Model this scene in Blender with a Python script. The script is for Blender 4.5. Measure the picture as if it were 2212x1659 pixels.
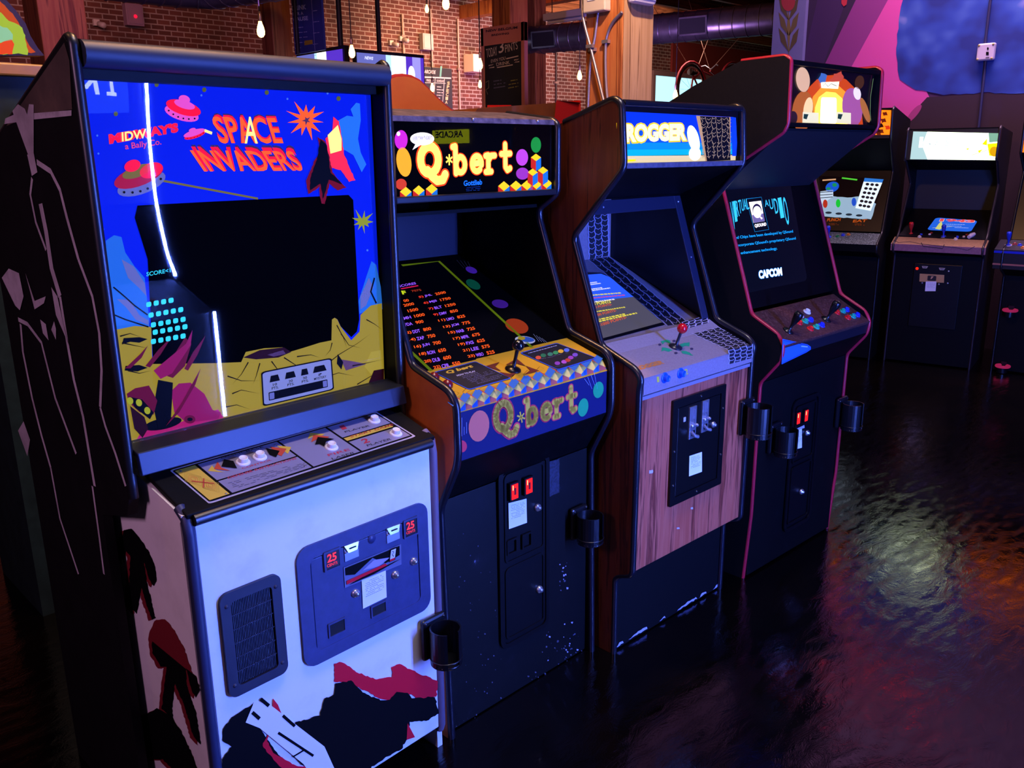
import bpy, math, random
from math import sin, cos, pi, radians, atan, tan
from mathutils import Vector, Matrix
from mathutils.geometry import tessellate_polygon
for _o in list(bpy.data.objects): bpy.data.objects.remove(_o, do_unlink=True)
SC = bpy.context.scene
COL = SC.collection
random.seed(7)
# ---------------------------------------------------------------- camera
W, H, FPX = 2212.0, 1659.0, 1850.0
PITCH, ROLL, AZ = atan(494 / 1850), 0.0114, radians(45.4)
_fw = Vector((cos(AZ), sin(AZ), 0)); _rt = Vector((sin(AZ), -cos(AZ), 0)); _up = Vector((0, 0, 1))
CF = _fw * cos(PITCH) - _up * sin(PITCH); _U = _up * cos(PITCH) + _fw * sin(PITCH)
CR = _rt * cos(ROLL) - _U * sin(ROLL); CU = _U * cos(ROLL) + _rt * sin(ROLL)
EYE = Vector((0, 0, 1.65))
cam = bpy.data.cameras.new('camera'); camo = bpy.data.objects.new('camera', cam); COL.objects.link(camo)
cam.sensor_fit = 'HORIZONTAL'; cam.sensor_width = 36.0; cam.lens = FPX / W * 36.0
cam.clip_start = 0.05; cam.clip_end = 200
camo.matrix_world = Matrix(((CR.x, CU.x, -CF.x, EYE.x), (CR.y, CU.y, -CF.y, EYE.y), (CR.z, CU.z, -CF.z, EYE.z), (0, 0, 0, 1)))
SC.camera = camo
# ---------------------------------------------------------------- view, world
vs = SC.view_settings
SC.display_settings.display_device = 'sRGB'
vs.view_transform = 'Standard'; vs.look = 'None'; vs.exposure = 0.0; vs.gamma = 1.0; vs.use_curve_mapping = False
wd = bpy.data.worlds.new('dim_room'); SC.world = wd; wd.use_nodes = True
wd.node_tree.nodes['Background'].inputs[0].default_value = (0.10, 0.03, 0.12, 1)
wd.node_tree.nodes['Background'].inputs[1].default_value = 0.010
# ---------------------------------------------------------------- lights
def lin(h):
    h = h.lstrip('#'); r = []
    for i in (0, 2, 4):
        c = int(h[i:i + 2], 16) / 255; r.append(c / 12.92 if c <= .04045 else ((c + .055) / 1.055) ** 2.4)
    return r
def area(name, loc, target, sx, sy, power, color, spread=180):
    d = bpy.data.lights.new(name, 'AREA'); d.shape = 'RECTANGLE'; d.size = sx; d.size_y = sy; d.energy = power; d.color = color
    d.spread = radians(spread)
    o = bpy.data.objects.new(name, d); COL.objects.link(o); o.location = loc
    o.rotation_euler = (Vector(target) - Vector(loc)).to_track_quat('-Z', 'Y').to_euler(); return o
def point(name, loc, power, color, r=.05):
    d = bpy.data.lights.new(name, 'POINT'); d.energy = power; d.color = color; d.shadow_soft_size = r
    o = bpy.data.objects.new(name, d); COL.objects.link(o); o.location = loc; return o
BLUE = (.035, .11, 1.0)
area('lilac_aisle_light', (1.7, .75, 4.7), (1.7, 1.5, 0), 1.4, .6, 34, (.92, .80, .86), 110)
point('amber_lamp_over_row', (1.7, 2.15, 4.0), 230, (1.0, .50, .20), .12)
area('amber_column_fill', (3.9, 2.5, 4.5), (5.35, 4.3, 2.7), .15, .15, 19, (1.0, .64, .45), 55)  # added warm fill aimed at the timber column, not a known lamp
area('purple_duct_light', (8.6, 6.5, 2.3), (9.0, 7.6, 4.5), .8, .2, 30, (.6, .3, 1.0))
point('amber_lamp_over_left', (-.2, 2.6, 3.9), 24, (1.0, .50, .22), .12)
area('purple_ceiling_light', (2.6, 6.2, 2.9), (2.6, 8.5, 4.6), 2, .4, 40, (.55, .22, 1.0))
area('amber_bar_light', (12.8, 13.8, 4.9), (12.9, 16, 3.2), 3, .4, 95, (1.0, .60, .30), 110)
area('dim_red_wall_light', (3.5, 12.5, 4.8), (4.5, 16, 2.5), 4, .4, 85, (1.0, .42, .44))
area('amber_far_light', (16.5, 13, 4.4), (17, 16, 2.4), 5, .4, 260, (1.0, .66, .58))
area('magenta_wall_light', (14.2, 12.6, 2.2), (14.4, 16, 2.3), 3, .4, 80, (.85, .30, .9), 120)
area('pink_aisle_light', (-1.5, 1.1, 2.3), (.65, 1.9, .8), .5, .5, 8, (.80, .40, .74), 110)
area('mural_wash_light', (7.15, 2.2, 5.15), (7.95, 2.0, 2.6), 3.4, .25, 150, (.84, .50, .74), 95)
area('red_corner_light', (12.5, 9.5, 4.9), (15, 14, 4), 3, .4, 130, (1.0, .25, .15))
# ---------------------------------------------------------------- materials
MATS = {}
def mat(hx, rough=.55, metal=0.0, emit=0.0, spec=.5, ehx=None, sample=False):
    k = (hx, rough, metal, emit, spec, ehx)
    if k in MATS: return MATS[k]
    m = bpy.data.materials.new('paint_' + hx.strip('#')); m.use_nodes = True
    b = m.node_tree.nodes['Principled BSDF']; c = lin(hx)
    k_ = .22 if emit >= .2 else 1
    if emit >= .2: spec = min(spec, .08)
    b.inputs['Base Color'].default_value = (c[0] * k_, c[1] * k_, c[2] * k_, 1); b.inputs['Roughness'].default_value = rough
    b.inputs['Metallic'].default_value = metal; b.inputs['Specular IOR Level'].default_value = spec
    if emit:
        e = lin(ehx) if ehx else c
        b.inputs['Emission Color'].default_value = (*e, 1); b.inputs['Emission Strength'].default_value = emit
        if not sample:
            try: m.cycles.emission_sampling = 'NONE'
            except Exception: pass
    MATS[k] = m; return m
def nodemat(name):
    m = bpy.data.materials.new(name); m.use_nodes = True; nt = m.node_tree
    return m, nt, nt.nodes['Principled BSDF']
def N(nt, t, **kw):
    n = nt.nodes.new(t)
    for k, v in kw.items(): setattr(n, k, v)
    return n
def ramp(nt, src, stops):
    r = N(nt, 'ShaderNodeValToRGB'); e = r.color_ramp.elements
    e[0].position = stops[0][0]; e[0].color = (*lin(stops[0][1]), 1)
    e[1].position = stops[-1][0]; e[1].color = (*lin(stops[-1][1]), 1)
    for p, c in stops[1:-1]:
        x = e.new(p); x.color = (*lin(c), 1)
    nt.links.new(src, r.inputs[0]); return r.outputs[0]
def coords(nt, scale=(1, 1, 1), swap=None):
    tc = N(nt, 'ShaderNodeTexCoord'); out = tc.outputs['Object']
    if swap:
        s = N(nt, 'ShaderNodeSeparateXYZ'); c = N(nt, 'ShaderNodeCombineXYZ'); nt.links.new(out, s.inputs[0])
        for i, a in enumerate(swap): nt.links.new(s.outputs['XYZ'.index(a)], c.inputs[i])
        out = c.outputs[0]
    mp = N(nt, 'ShaderNodeMapping'); mp.inputs['Scale'].default_value = scale; nt.links.new(out, mp.inputs[0]); return mp.outputs[0]
def noise(nt, vec, scale, detail=4, rough=.55, dist=0):
    n = N(nt, 'ShaderNodeTexNoise'); nt.links.new(vec, n.inputs['Vector'])
    n.inputs['Scale'].default_value = scale; n.inputs['Detail'].default_value = detail; n.inputs['Roughness'].default_value = rough; n.inputs['Distortion'].default_value = dist
    return n.outputs['Fac']
def bump(nt, b, h, strength=.3, dist=.01):
    n = N(nt, 'ShaderNodeBump'); n.inputs['Strength'].default_value = strength; n.inputs['Distance'].default_value = dist
    nt.links.new(h, n.inputs['Height']); nt.links.new(n.outputs[0], b.inputs['Normal'])
def noisy(name, stops, scale=20, rough=.5, stretch=(1, 1, 1), detail=5, bmp=0, metal=0, spec=.5, dist=0):
    m, nt, b = nodemat(name); f = noise(nt, coords(nt, stretch), scale, detail, .6, dist)
    nt.links.new(ramp(nt, f, stops), b.inputs['Base Color']); b.inputs['Roughness'].default_value = rough
    b.inputs['Metallic'].default_value = metal; b.inputs['Specular IOR Level'].default_value = spec
    if bmp: bump(nt, b, f, bmp, .004)
    return m
def woodmat(name, dark, mid, light, axis='Z', scale=9, rough=.45, spec=.4):
    st = {'Z': (1, 1, .045), 'Y': (1, .045, 1), 'X': (.045, 1, 1)}[axis]
    m, nt, b = nodemat(name); v = coords(nt, st)
    f = noise(nt, v, scale, 6, .62, 1.6); f2 = noise(nt, v, scale * 9, 3, .5)
    mx = N(nt, 'ShaderNodeMath', operation='ADD'); ml = N(nt, 'ShaderNodeMath', operation='MULTIPLY'); ml.inputs[1].default_value = .35
    nt.links.new(f2, ml.inputs[0]); nt.links.new(f, mx.inputs[0]); nt.links.new(ml.outputs[0], mx.inputs[1])
    nt.links.new(ramp(nt, mx.outputs[0], [(.38, dark), (.52, mid), (.60, dark), (.66, light), (.80, mid)]), b.inputs['Base Color'])
    b.inputs['Roughness'].default_value = rough; b.inputs['Specular IOR Level'].default_value = spec; return m
def brickmat(name, c1, c2, mortar):
    m, nt, b = nodemat(name); v = coords(nt, (1, 1, 1), 'XZY')
    t = N(nt, 'ShaderNodeTexBrick'); nt.links.new(v, t.inputs['Vector'])
    t.inputs['Scale'].default_value = 1; t.inputs['Brick Width'].default_value = .235; t.inputs['Row Height'].default_value = .088
    t.inputs['Mortar Size'].default_value = .011; t.inputs['Mortar Smooth'].default_value = .2; t.inputs['Bias'].default_value = -.1
    t.inputs['Color1'].default_value = (*lin(c1), 1); t.inputs['Color2'].default_value = (*lin(c2), 1); t.inputs['Mortar'].default_value = (*lin(mortar), 1)
    f = noise(nt, v, 1.1, 5); mx = N(nt, 'ShaderNodeMix', data_type='RGBA', blend_type='MULTIPLY'); mx.inputs[0].default_value = .7
    nt.links.new(t.outputs['Color'], mx.inputs[6]); nt.links.new(ramp(nt, f, [(.3, '#707070'), (.7, '#ffffff')]), mx.inputs[7])
    nt.links.new(mx.outputs[2], b.inputs['Base Color']); b.inputs['Roughness'].default_value = .85; bump(nt, b, t.outputs['Fac'], -.4, .01); return m
def floormat():
    m, nt, b = nodemat('polished_dark_concrete'); v = coords(nt)
    f = noise(nt, v, 2.2, 6, .6, .6)
    nt.links.new(ramp(nt, f, [(.3, '#030202'), (.55, '#070504'), (.75, '#0b0705')]), b.inputs['Base Color'])
    g = noise(nt, coords(nt, (1.0, 2.2, 1)), 9, 6, .66, .8); g2 = noise(nt, v, 1.3, 2)
    nt.links.new(g2, (r := N(nt, 'ShaderNodeMapRange')).inputs[0]); r.inputs[3].default_value = .05; r.inputs[4].default_value = .11
    nt.links.new(r.outputs[0], b.inputs['Roughness']); b.inputs['Specular IOR Level'].default_value = .6
    bump(nt, b, g, .30, .006); return m
def glassmat():
    m = bpy.data.materials.new('clear_glass'); m.use_nodes = True; nt = m.node_tree; nt.nodes.clear()
    o = N(nt, 'ShaderNodeOutputMaterial'); t = N(nt, 'ShaderNodeBsdfTransparent'); g = N(nt, 'ShaderNodeBsdfGlossy'); x = N(nt, 'ShaderNodeMixShader')
    g.inputs['Roughness'].default_value = .012; fr = N(nt, 'ShaderNodeFresnel'); fr.inputs[0].default_value = 1.55
    gm = N(nt, 'ShaderNodeNewGeometry'); mu = N(nt, 'ShaderNodeMath', operation='MULTIPLY'); iv = N(nt, 'ShaderNodeMath', operation='SUBTRACT'); iv.inputs[0].default_value = 1; nt.links.new(gm.outputs['Backfacing'], iv.inputs[1]); nt.links.new(fr.outputs[0], mu.inputs[0]); nt.links.new(iv.outputs[0], mu.inputs[1]); nt.links.new(mu.outputs[0], x.inputs[0]); nt.links.new(t.outputs[0], x.inputs[1]); nt.links.new(g.outputs[0], x.inputs[2]); nt.links.new(x.outputs[0], o.inputs[0]); return m
GLASS = glassmat()
CHROME = mat('#c8ccd8', .34, .9)
# ---------------------------------------------------------------- mesh builder
class MB:
    def __init__(s): s.v = []; s.f = []; s.m = []; s.sm = []; s.mats = []
    def mi(s, m):
        if m is None: return 0
        if m not in s.mats: s.mats.append(m)
        return s.mats.index(m)
    def face(s, pts, m=None, sm=False):
        b = len(s.v); s.v += [Vector(p) for p in pts]; s.f.append(tuple(range(b, b + len(pts)))); s.m.append(s.mi(m)); s.sm.append(sm)
    def mesh(s, vs_, fs, m=None, sm=False):
        b = len(s.v); s.v += [Vector(p) for p in vs_]; i = s.mi(m)
        for f in fs: s.f.append(tuple(b + k for k in f)); s.m.append(i); s.sm.append(sm)
    def hexa(s, p, m=None):   # p: 8 corners, 0-3 one face loop, 4-7 the opposite
        s.mesh(p, [(0, 1, 2, 3), (7, 6, 5, 4), (0, 4, 5, 1), (1, 5, 6, 2), (2, 6, 7, 3), (3, 7, 4, 0)], m)
    def box(s, a, b, m=None):
        (x0, y0, z0), (x1, y1, z1) = a, b
        s.hexa([(x0, y0, z0), (x1, y0, z0), (x1, y1, z0), (x0, y1, z0), (x0, y0, z1), (x1, y0, z1), (x1, y1, z1), (x0, y1, z1)], m)
    def plate(s, pts, nrm, t, m=None, m2=None):   # extrude a planar polygon by -nrm*t
        n = len(pts); P = [Vector(p) for p in pts]; d = Vector(nrm).normalized() * t
        tri = tessellate_polygon([P]); Q = [p - d for p in P]
        s.mesh(P + Q, [tuple(x) for x in tri] + ([] if m2 else [tuple(n + k for k in reversed(x)) for x in tri]) + [(i, (i + 1) % n, n + (i + 1) % n, n + i) for i in range(n)], m)
        if m2: s.mesh(Q, [tuple(reversed(x)) for x in tri], m2)
    def tube(s, path, r, seg=8, m=None, closed=False, cap=True):
        P = [Vector(p) for p in path]; n = len(P); rs = r if isinstance(r, (list, tuple)) else [r] * n; vs_ = []; ref = None
        for i in range(n):
            t = (P[(i + 1) % n] - P[i - 1]) if closed else (P[min(i + 1, n - 1)] - P[max(i - 1, 0)])
            t.normalize()
            if ref is None:
                ref = t.orthogonal().normalized()
            ref = (ref - t * ref.dot(t)); ref = ref.normalized() if ref.length > 1e-6 else t.orthogonal().normalized()
            b = t.cross(ref)
            vs_ += [P[i] + (ref * cos(2 * pi * k / seg) + b * sin(2 * pi * k / seg)) * rs[i] for k in range(seg)]
        fs = []
        for i in range(n if closed else n - 1):
            j = (i + 1) % n
            fs += [(i * seg + k, i * seg + (k + 1) % seg, j * seg + (k + 1) % seg, j * seg + k) for k in range(seg)]
        s.mesh(vs_, fs, m, True)
        if cap and not closed:
            s.face(list(reversed(vs_[:seg])), m); s.face(vs_[-seg:], m)
    def lathe(s, prof, o, axis, seg=20, m=None):   # prof: (radius, height along axis)
        o = Vector(o); ax = Vector(axis).normalized(); e1 = ax.orthogonal().normalized(); e2 = ax.cross(e1); vs_ = []
        for r, h in prof: vs_ += [o + ax * h + (e1 * cos(2 * pi * k / seg) + e2 * sin(2 * pi * k / seg)) * max(r, 1e-5) for k in range(seg)]
        s.mesh(vs_, [(i * seg + k, i * seg + (k + 1) % seg, (i + 1) * seg + (k + 1) % seg, (i + 1) * seg + k) for i in range(len(prof) - 1) for k in range(seg)], m, True)
def link(name, mb, m=None, parent=None, bev=0, label=None):
    me = bpy.data.meshes.new(name); me.from_pydata([tuple(v) for v in mb.v], [], mb.f)
    ms = ([m] if m else []) if not mb.mats else mb.mats
    for x in ms: me.materials.append(x)
    if mb.mats: me.polygons.foreach_set('material_index', mb.m)
    me.polygons.foreach_set('use_smooth', mb.sm); me.update()
    o = bpy.data.objects.new(name, me); COL.objects.link(o)
    if parent: o.parent = parent
    if label: o['label'] = label
    if bev:
        w = o.modifiers.new('edge', 'BEVEL'); w.width = bev; w.segments = 2; w.limit_method = 'ANGLE'; w.angle_limit = radians(35)
    return o
class Th:    # a thing: an Empty at its base; parts are built in its own coordinates (a along the front, v into depth, z up)
    def __init__(s, name, label, cat, o, yaw=0.0, group=None):
        s.e = bpy.data.objects.new(name, None); COL.objects.link(s.e); s.e.empty_display_size = .1
        s.e.location = o; s.e.rotation_euler = (0, 0, radians(yaw))
        if label: s.e['label'] = label; s.e['category'] = cat
        if group: s.e['group'] = group
        s.T = Matrix.Translation(o) @ Matrix.Rotation(radians(yaw), 4, 'Z'); s.I = s.T.inverted(); s.R = s.I.to_3x3(); s.le = s.I @ EYE
    def part(s, name, mb, m=None, parent=None, bev=0, label=None): return link(name, mb, m, parent or s.e, bev, label)
    def hit(s, x, y, p0, n):
        d = s.R @ (CR * ((x - W / 2) / FPX) - CU * ((y - H / 2) / FPX) + CF); n = Vector(n)
        return s.le + d * ((Vector(p0) - s.le).dot(n) / d.dot(n))
def structure(name, mb, m=None, bev=0):
    o = link(name, mb, m, None, bev); o['kind'] = 'structure'; return o
class _World: pass
WORLD = Th('anchor', None, None, (0, 0, 0)); bpy.data.objects.remove(WORLD.e); WORLD.e = None
def wpt(x, y, axis, val):
    n = [0, 0, 0]; n['XYZ'.index(axis)] = 1; return WORLD.hit(x, y, [val * k for k in n], n)
def bil(q, s_, t_):   # bilinear inside four picture corners TL TR BR BL
    (a, b), (c, d), (e, f), (g, h) = q
    return (a * (1 - s_) * (1 - t_) + c * s_ * (1 - t_) + e * s_ * t_ + g * (1 - s_) * t_, b * (1 - s_) * (1 - t_) + d * s_ * (1 - t_) + f * s_ * t_ + h * (1 - s_) * t_)
# ---------------------------------------------------------------- printed art and lettering, laid on a real panel
_TX = {}
def textmesh(body, bold):
    k = (body, bold)
    if k in _TX: return _TX[k]
    c = bpy.data.curves.new('lettering', 'FONT'); c.body = body; c.offset = bold; c.resolution_u = 3; c.fill_mode = 'FRONT'
    o = bpy.data.objects.new('lettering', c); me = o.to_mesh()
    vs_ = [(v.co.x, v.co.y) for v in me.vertices]; fs = [tuple(p.vertices) for p in me.polygons]
    o.to_mesh_clear(); bpy.data.objects.remove(o); bpy.data.curves.remove(c); _TX[k] = (vs_, fs); return vs_, fs
class Art:
    def __init__(s, th, p0, n, eps=.0004):
        s.th = th; s.p0 = Vector(p0); s.n = Vector(n).normalized(); s.eps = eps
        s.e1 = Vector((1, 0, 0)) if abs(s.n.x) < .9 else Vector((0, 1, 0)); s.e1 = (s.e1 - s.n * s.n.dot(s.e1)).normalized(); s.e2 = s.n.cross(s.e1)
        s.mb = MB(); s.clip = None
    def uv(s, x, y):
        p = s.th.hit(x, y, s.p0, s.n) - s.p0; return (p.dot(s.e1), p.dot(s.e2))
    def P(s, u, v, lay): return s.p0 + s.e1 * u + s.e2 * v + s.n * (lay * s.eps)
    def uvpoly(s, q, m, lay=1):
        if s.clip:
            for sg, lim in ((1, s.clip[0]), (-1, -s.clip[1])):
                o = []
                for i in range(len(q)):
                    a, b = q[i - 1], q[i]; ia, ib = sg * a[0] >= lim, sg * b[0] >= lim
                    if ia != ib: t = (sg * lim - a[0]) / (b[0] - a[0]); o.append((sg * lim, a[1] + (b[1] - a[1]) * t))
                    if ib: o.append(tuple(b))
                q = o
            if len(q) < 3: return
        if len(q) == 3: s.mb.face([s.P(u, v, lay) for u, v in q], m); return
        tri = tessellate_polygon([[Vector((u, v, 0)) for u, v in q]])
        s.mb.mesh([s.P(u, v, lay) for u, v in q], [tuple(t) for t in tri], m)
    def poly(s, pts, m, lay=1): s.uvpoly([s.uv(*p) for p in pts], m, lay)
    def line(s, pts, w, m, lay=2, uv=False, close=False, taper=False):
        q = [Vector(p if uv else s.uv(*p)) for p in pts]
        if close: q.append(q[0])
        n = len(q); L = []; R_ = []
        for i in range(n):
            t = q[min(i + 1, n - 1)] - q[max(i - 1, 0)]
            t = t.normalized() if t.length > 1e-9 else Vector((1, 0)); k = w / 2 * ((1 - i / (n - 1)) if taper else 1) + (1e-5 if taper else 0); d = Vector((-t.y, t.x)) * k; L.append(q[i] + d); R_.append(q[i] - d)
        s.mb.mesh([s.P(p.x, p.y, lay) for p in L + R_], [(i, i + 1, n + i + 1, n + i) for i in range(n - 1)], m)
    def ell(s, cx, cy, rx, ry, m, lay=2, rot=0, n=22, a0=0, a1=360):
        r = radians(rot); s.poly([(cx + rx * cos(t) * cos(r) - ry * sin(t) * sin(r), cy + rx * cos(t) * sin(r) + ry * sin(t) * cos(r)) for t in [radians(a0 + (a1 - a0) * k / n) for k in range(n if a1 - a0 >= 360 else n + 1)]], m, lay)
    def star(s, cx, cy, r1, r2, k, m, lay=2, rot=0, jit=0):
        pts = []
        for i in range(2 * k):
            r = (r1 if i % 2 == 0 else r2) * (1 + random.uniform(-jit, jit)); t = radians(rot) + pi * i / k
            pts.append((cx + r * cos(t), cy + r * sin(t)))
        s.poly(pts, m, lay)
    def text(s, body, bl, br, tl, m, lay=3, bold=.0, out=None, outw=.03, lo=None, slant=0.0):
        A, B, C_ = Vector(s.uv(*bl)), Vector(s.uv(*br)), Vector(s.uv(*tl))
        vs_, fs = textmesh(body, bold); xs = [v[0] for v in vs_]; ys = [v[1] for v in vs_]
        x0, x1, y0, y1 = min(xs), max(xs), min(ys), max(ys); X, Y = (B - A) / max(x1 - x0, 1e-6), (C_ - A) / max(y1 - y0, 1e-6)
        def put(vv, ff, mm, ll):
            q = [A + X * (x - x0) + Y * (y - y0) + (B - A).normalized() * (slant * (y - y0) / max(y1 - y0, 1e-6)) for x, y in vv]
            s.mb.mesh([s.P(p.x, p.y, ll) for p in q], ff, mm)
        if out: vo, fo = textmesh(body, bold + outw); put(vo, fo, out, lo if lo is not None else lay - 1)
        put(vs_, fs, m, lay)
    def blob(s, pts, m, lay=2, jag=1.5, step=6):   # ragged outline
        o = []
        for i, p in enumerate(pts):
            q = pts[(i + 1) % len(pts)]; d = math.hypot(q[0] - p[0], q[1] - p[1]); k = max(1, int(d / step))
            for j in range(k):
                t = j / k; o.append((p[0] + (q[0] - p[0]) * t + random.uniform(-jag, jag), p[1] + (q[1] - p[1]) * t + random.uniform(-jag, jag)))
        s.poly(o, m, lay)
    def stroke(s, pts, w, m, lay):   # fat round-ended pen stroke in plane coordinates
        q = [Vector(p) for p in pts]
        for i in range(len(q)):
            s.mb.face([s.P(q[i].x + w / 2 * cos(2 * pi * k / 14), q[i].y + w / 2 * sin(2 * pi * k / 14), lay) for k in range(14)], m)
            if i: d = (q[i] - q[i - 1]); d = Vector((-d.y, d.x)).normalized() * w / 2; s.mb.face([s.P(p.x, p.y, lay) for p in (q[i - 1] + d, q[i - 1] - d, q[i] - d, q[i] + d)], m)
    def fat(s, word, bl, br, tl, wk, m, lay):   # rounded display letters drawn with strokes
        A, B, C_ = Vector(s.uv(*bl)), Vector(s.uv(*br)), Vector(s.uv(*tl)); X, Y = B - A, C_ - A
        el = lambda cx, cy, rx, ry, a0, a1: [(cx + rx * cos(radians(a0 + (a1 - a0) * k / 16)), cy + ry * sin(radians(a0 + (a1 - a0) * k / 16))) for k in range(17)]
        G = {'Q': [el(.47, .58, .30, .36, 0, 360), [(.40, .30), (.55, .14), (.72, .02), (.92, .04), (1.0, .18)]], 'b': [[(.0, .93), (.17, .95), (.17, .05)], el(.48, .33, .29, .26, 0, 360)], 'e': [el(.52, .33, .32, .26, -10, 310), [(.24, .33), (.80, .36)]],
             'r': [[(.08, .58), (.26, .60), (.26, .05)], [(.08, .03), (.46, .03)], [(.28, .42), (.46, .58), (.72, .58)]], 't': [[(.42, .95), (.42, .16), (.56, .04), (.76, .10)], [(.14, .62), (.78, .62)]]}
        n = len(word)
        for i, ch in enumerate(word):
            for p in G[ch]: s.stroke([A + X * ((i + x * .96) / n) + Y * y for x, y in p], Y.length * wk, m, lay)
    def dashes(s, q, rows, m, lay=3, w=.0022, seed=1, fill=.82):   # rows of unreadably small print
        rn = random.Random(seed)
        for r in range(rows):
            t = (r + .5) / rows; x = rn.uniform(0, .06); end = 1 if r % 4 else rn.uniform(.6, .95)
            while x < end:
                l = rn.uniform(.03, .10)
                if rn.random() < fill: s.line([bil(q, x, t), bil(q, min(x + l, 1), t)], w, m, lay)
                x += l + .02
    def done(s, name, parent=None, label=None): return s.th.part(name, s.mb, None, parent, 0, label)
def rrect(q, r=.08, n=4):   # rounded picture quad, corners TL TR BR BL
    o = []
    for cx, cy, a in ((1 - r, r, -90), (1 - r, 1 - r, 0), (r, 1 - r, 90), (r, r, 180)):
        for k in range(n + 1):
            t = radians(a + 90 * k / n); o.append(bil(q, cx + r * cos(t), cy + r * sin(t)))
    return o
# ---------------------------------------------------------------- cabinet pieces
BLACK = noisy('black_cabinet_paint', [(.35, '#040405'), (.62, '#08080a'), (.76, '#0c0c10'), (.84, '#2c2c38')], 26, .5, detail=9, spec=.12)
TRIM = mat('#121318', .36, 0, 0, .7)
def sidepanel(c, a0, a1, prof, m, name='side_panel', trim=TRIM, tr=.011, front=None, label=None, inner=None):
    inner = inner or BLACK
    mb = MB(); mb.plate([(a0, v, z) for v, z in prof], (-1, 0, 0) if a0 < a1 else (1, 0, 0), abs(a1 - a0), m, inner)
    o = c.part(name, mb, m, None, 0, label)
    path = front or prof; t = MB(); am = (a0 + a1) / 2
    t.tube([(am, v, z) for v, z in smooth(path, .02)], tr, 8, trim); c.part('edge_trim', t, trim, o)
    return o
def smooth(path, r):
    o = [path[0]]
    for i in range(1, len(path) - 1):
        p, a, b = Vector(path[i]), Vector(path[i - 1]), Vector(path[i + 1]); da, db = a - p, b - p
        k = min(r, da.length * .45, db.length * .45); A = p + da.normalized() * k; B = p + db.normalized() * k
        for t in (0, .33, .67, 1): o.append(tuple(A * (1 - t) ** 2 + p * 2 * t * (1 - t) + B * t * t))
    o.append(path[-1]); return o
def slab(c, name, a0, a1, p, q, m, t=.016, bev=.0015, parent=None):   # board between two profile points, thickness behind it
    mb = MB(); d = Vector((0, q[0] - p[0], q[1] - p[1])); n = Vector((0, -d.z, d.y)).normalized()
    A = [Vector((a0, *p)), Vector((a1, *p)), Vector((a1, *q)), Vector((a0, *q))]; mb.hexa(A + [x - n * t for x in A], m)
    return c.part(name, mb, m, parent, bev)
def seg(p, q):   # a point and outward normal of the front board from p (low) to q (high)
    d = Vector((0, q[0] - p[0], q[1] - p[1])); return (0, p[0], p[1]), Vector((0, -d.z, d.y)).normalized()
def button(c, P, n, m, r=.016, h=.011, cap=None, name='button', dome=False, label=None):
    n = Vector(n).normalized(); mb = MB()
    if dome: mb.lathe([(0, 0), (r, 0), (r, .003), (r * .92, .008), (r * .6, .014), (0, .017)], P, n, 18, m)
    else: mb.lathe([(r, -.004), (r, .002), (r * .9, .004), (r * .68, .0045), (r * .66, .0045)], P, n, 20, m)
    o = c.part(name, mb, m, None, 0, label)
    if not dome:
        k = MB(); k.lathe([(r * .64, .001), (r * .63, h), (r * .58, h + .0015), (r * .52, h), (r * .3, h - .0012), (0, h - .0016)], P, n, 18, cap or m); c.part('plunger', k, cap or m, o)
    return o
def joystick(c, P, n, ball, shaft, h=.075, rb=.017, bat=False, name='joystick'):
    n = Vector(n).normalized(); P = Vector(P); mb = MB()
    mb.lathe([(0, .001), (.024, .001), (.023, .004), (.012, .008), (.0055, .012), (.005, h * .5), (.0055, h - rb * .6)] if not bat else [(0, .001), (.022, .001), (.02, .004), (.0055, .01), (.006, h * .3), (.013, h * .55), (.0175, h * .85), (.015, h * .97), (.008, h), (0, h + .001)], P, n, 18, shaft)
    o = c.part(name, mb, shaft)
    if not bat:
        k = MB(); k.lathe([(max(1e-5, rb * sin(pi * t / 10)), h - rb * cos(pi * t / 10)) for t in range(11)], P, n, 20, ball); c.part('ball_top', k, ball, o)
    return o
def screw(c, P, n, m=CHROME, r=.004, parent=None):
    mb = MB(); mb.lathe([(0, .0028), (r * .6, .0022), (r, 0), (r, -.002)], P, n, 10, m); return c.part('screw', mb, m, parent)
def lock(c, P, n, parent=None, r=.013):
    mb = MB(); mb.lathe([(r, -.002), (r, .004), (r * .8, .007), (r * .55, .008), (r * .5, .013), (0, .0135)], P, n, 18, CHROME); return c.part('lock', mb, CHROME, parent)
HOLD = mat('#0c0d12', .3, 0, 0, .6)
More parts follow.
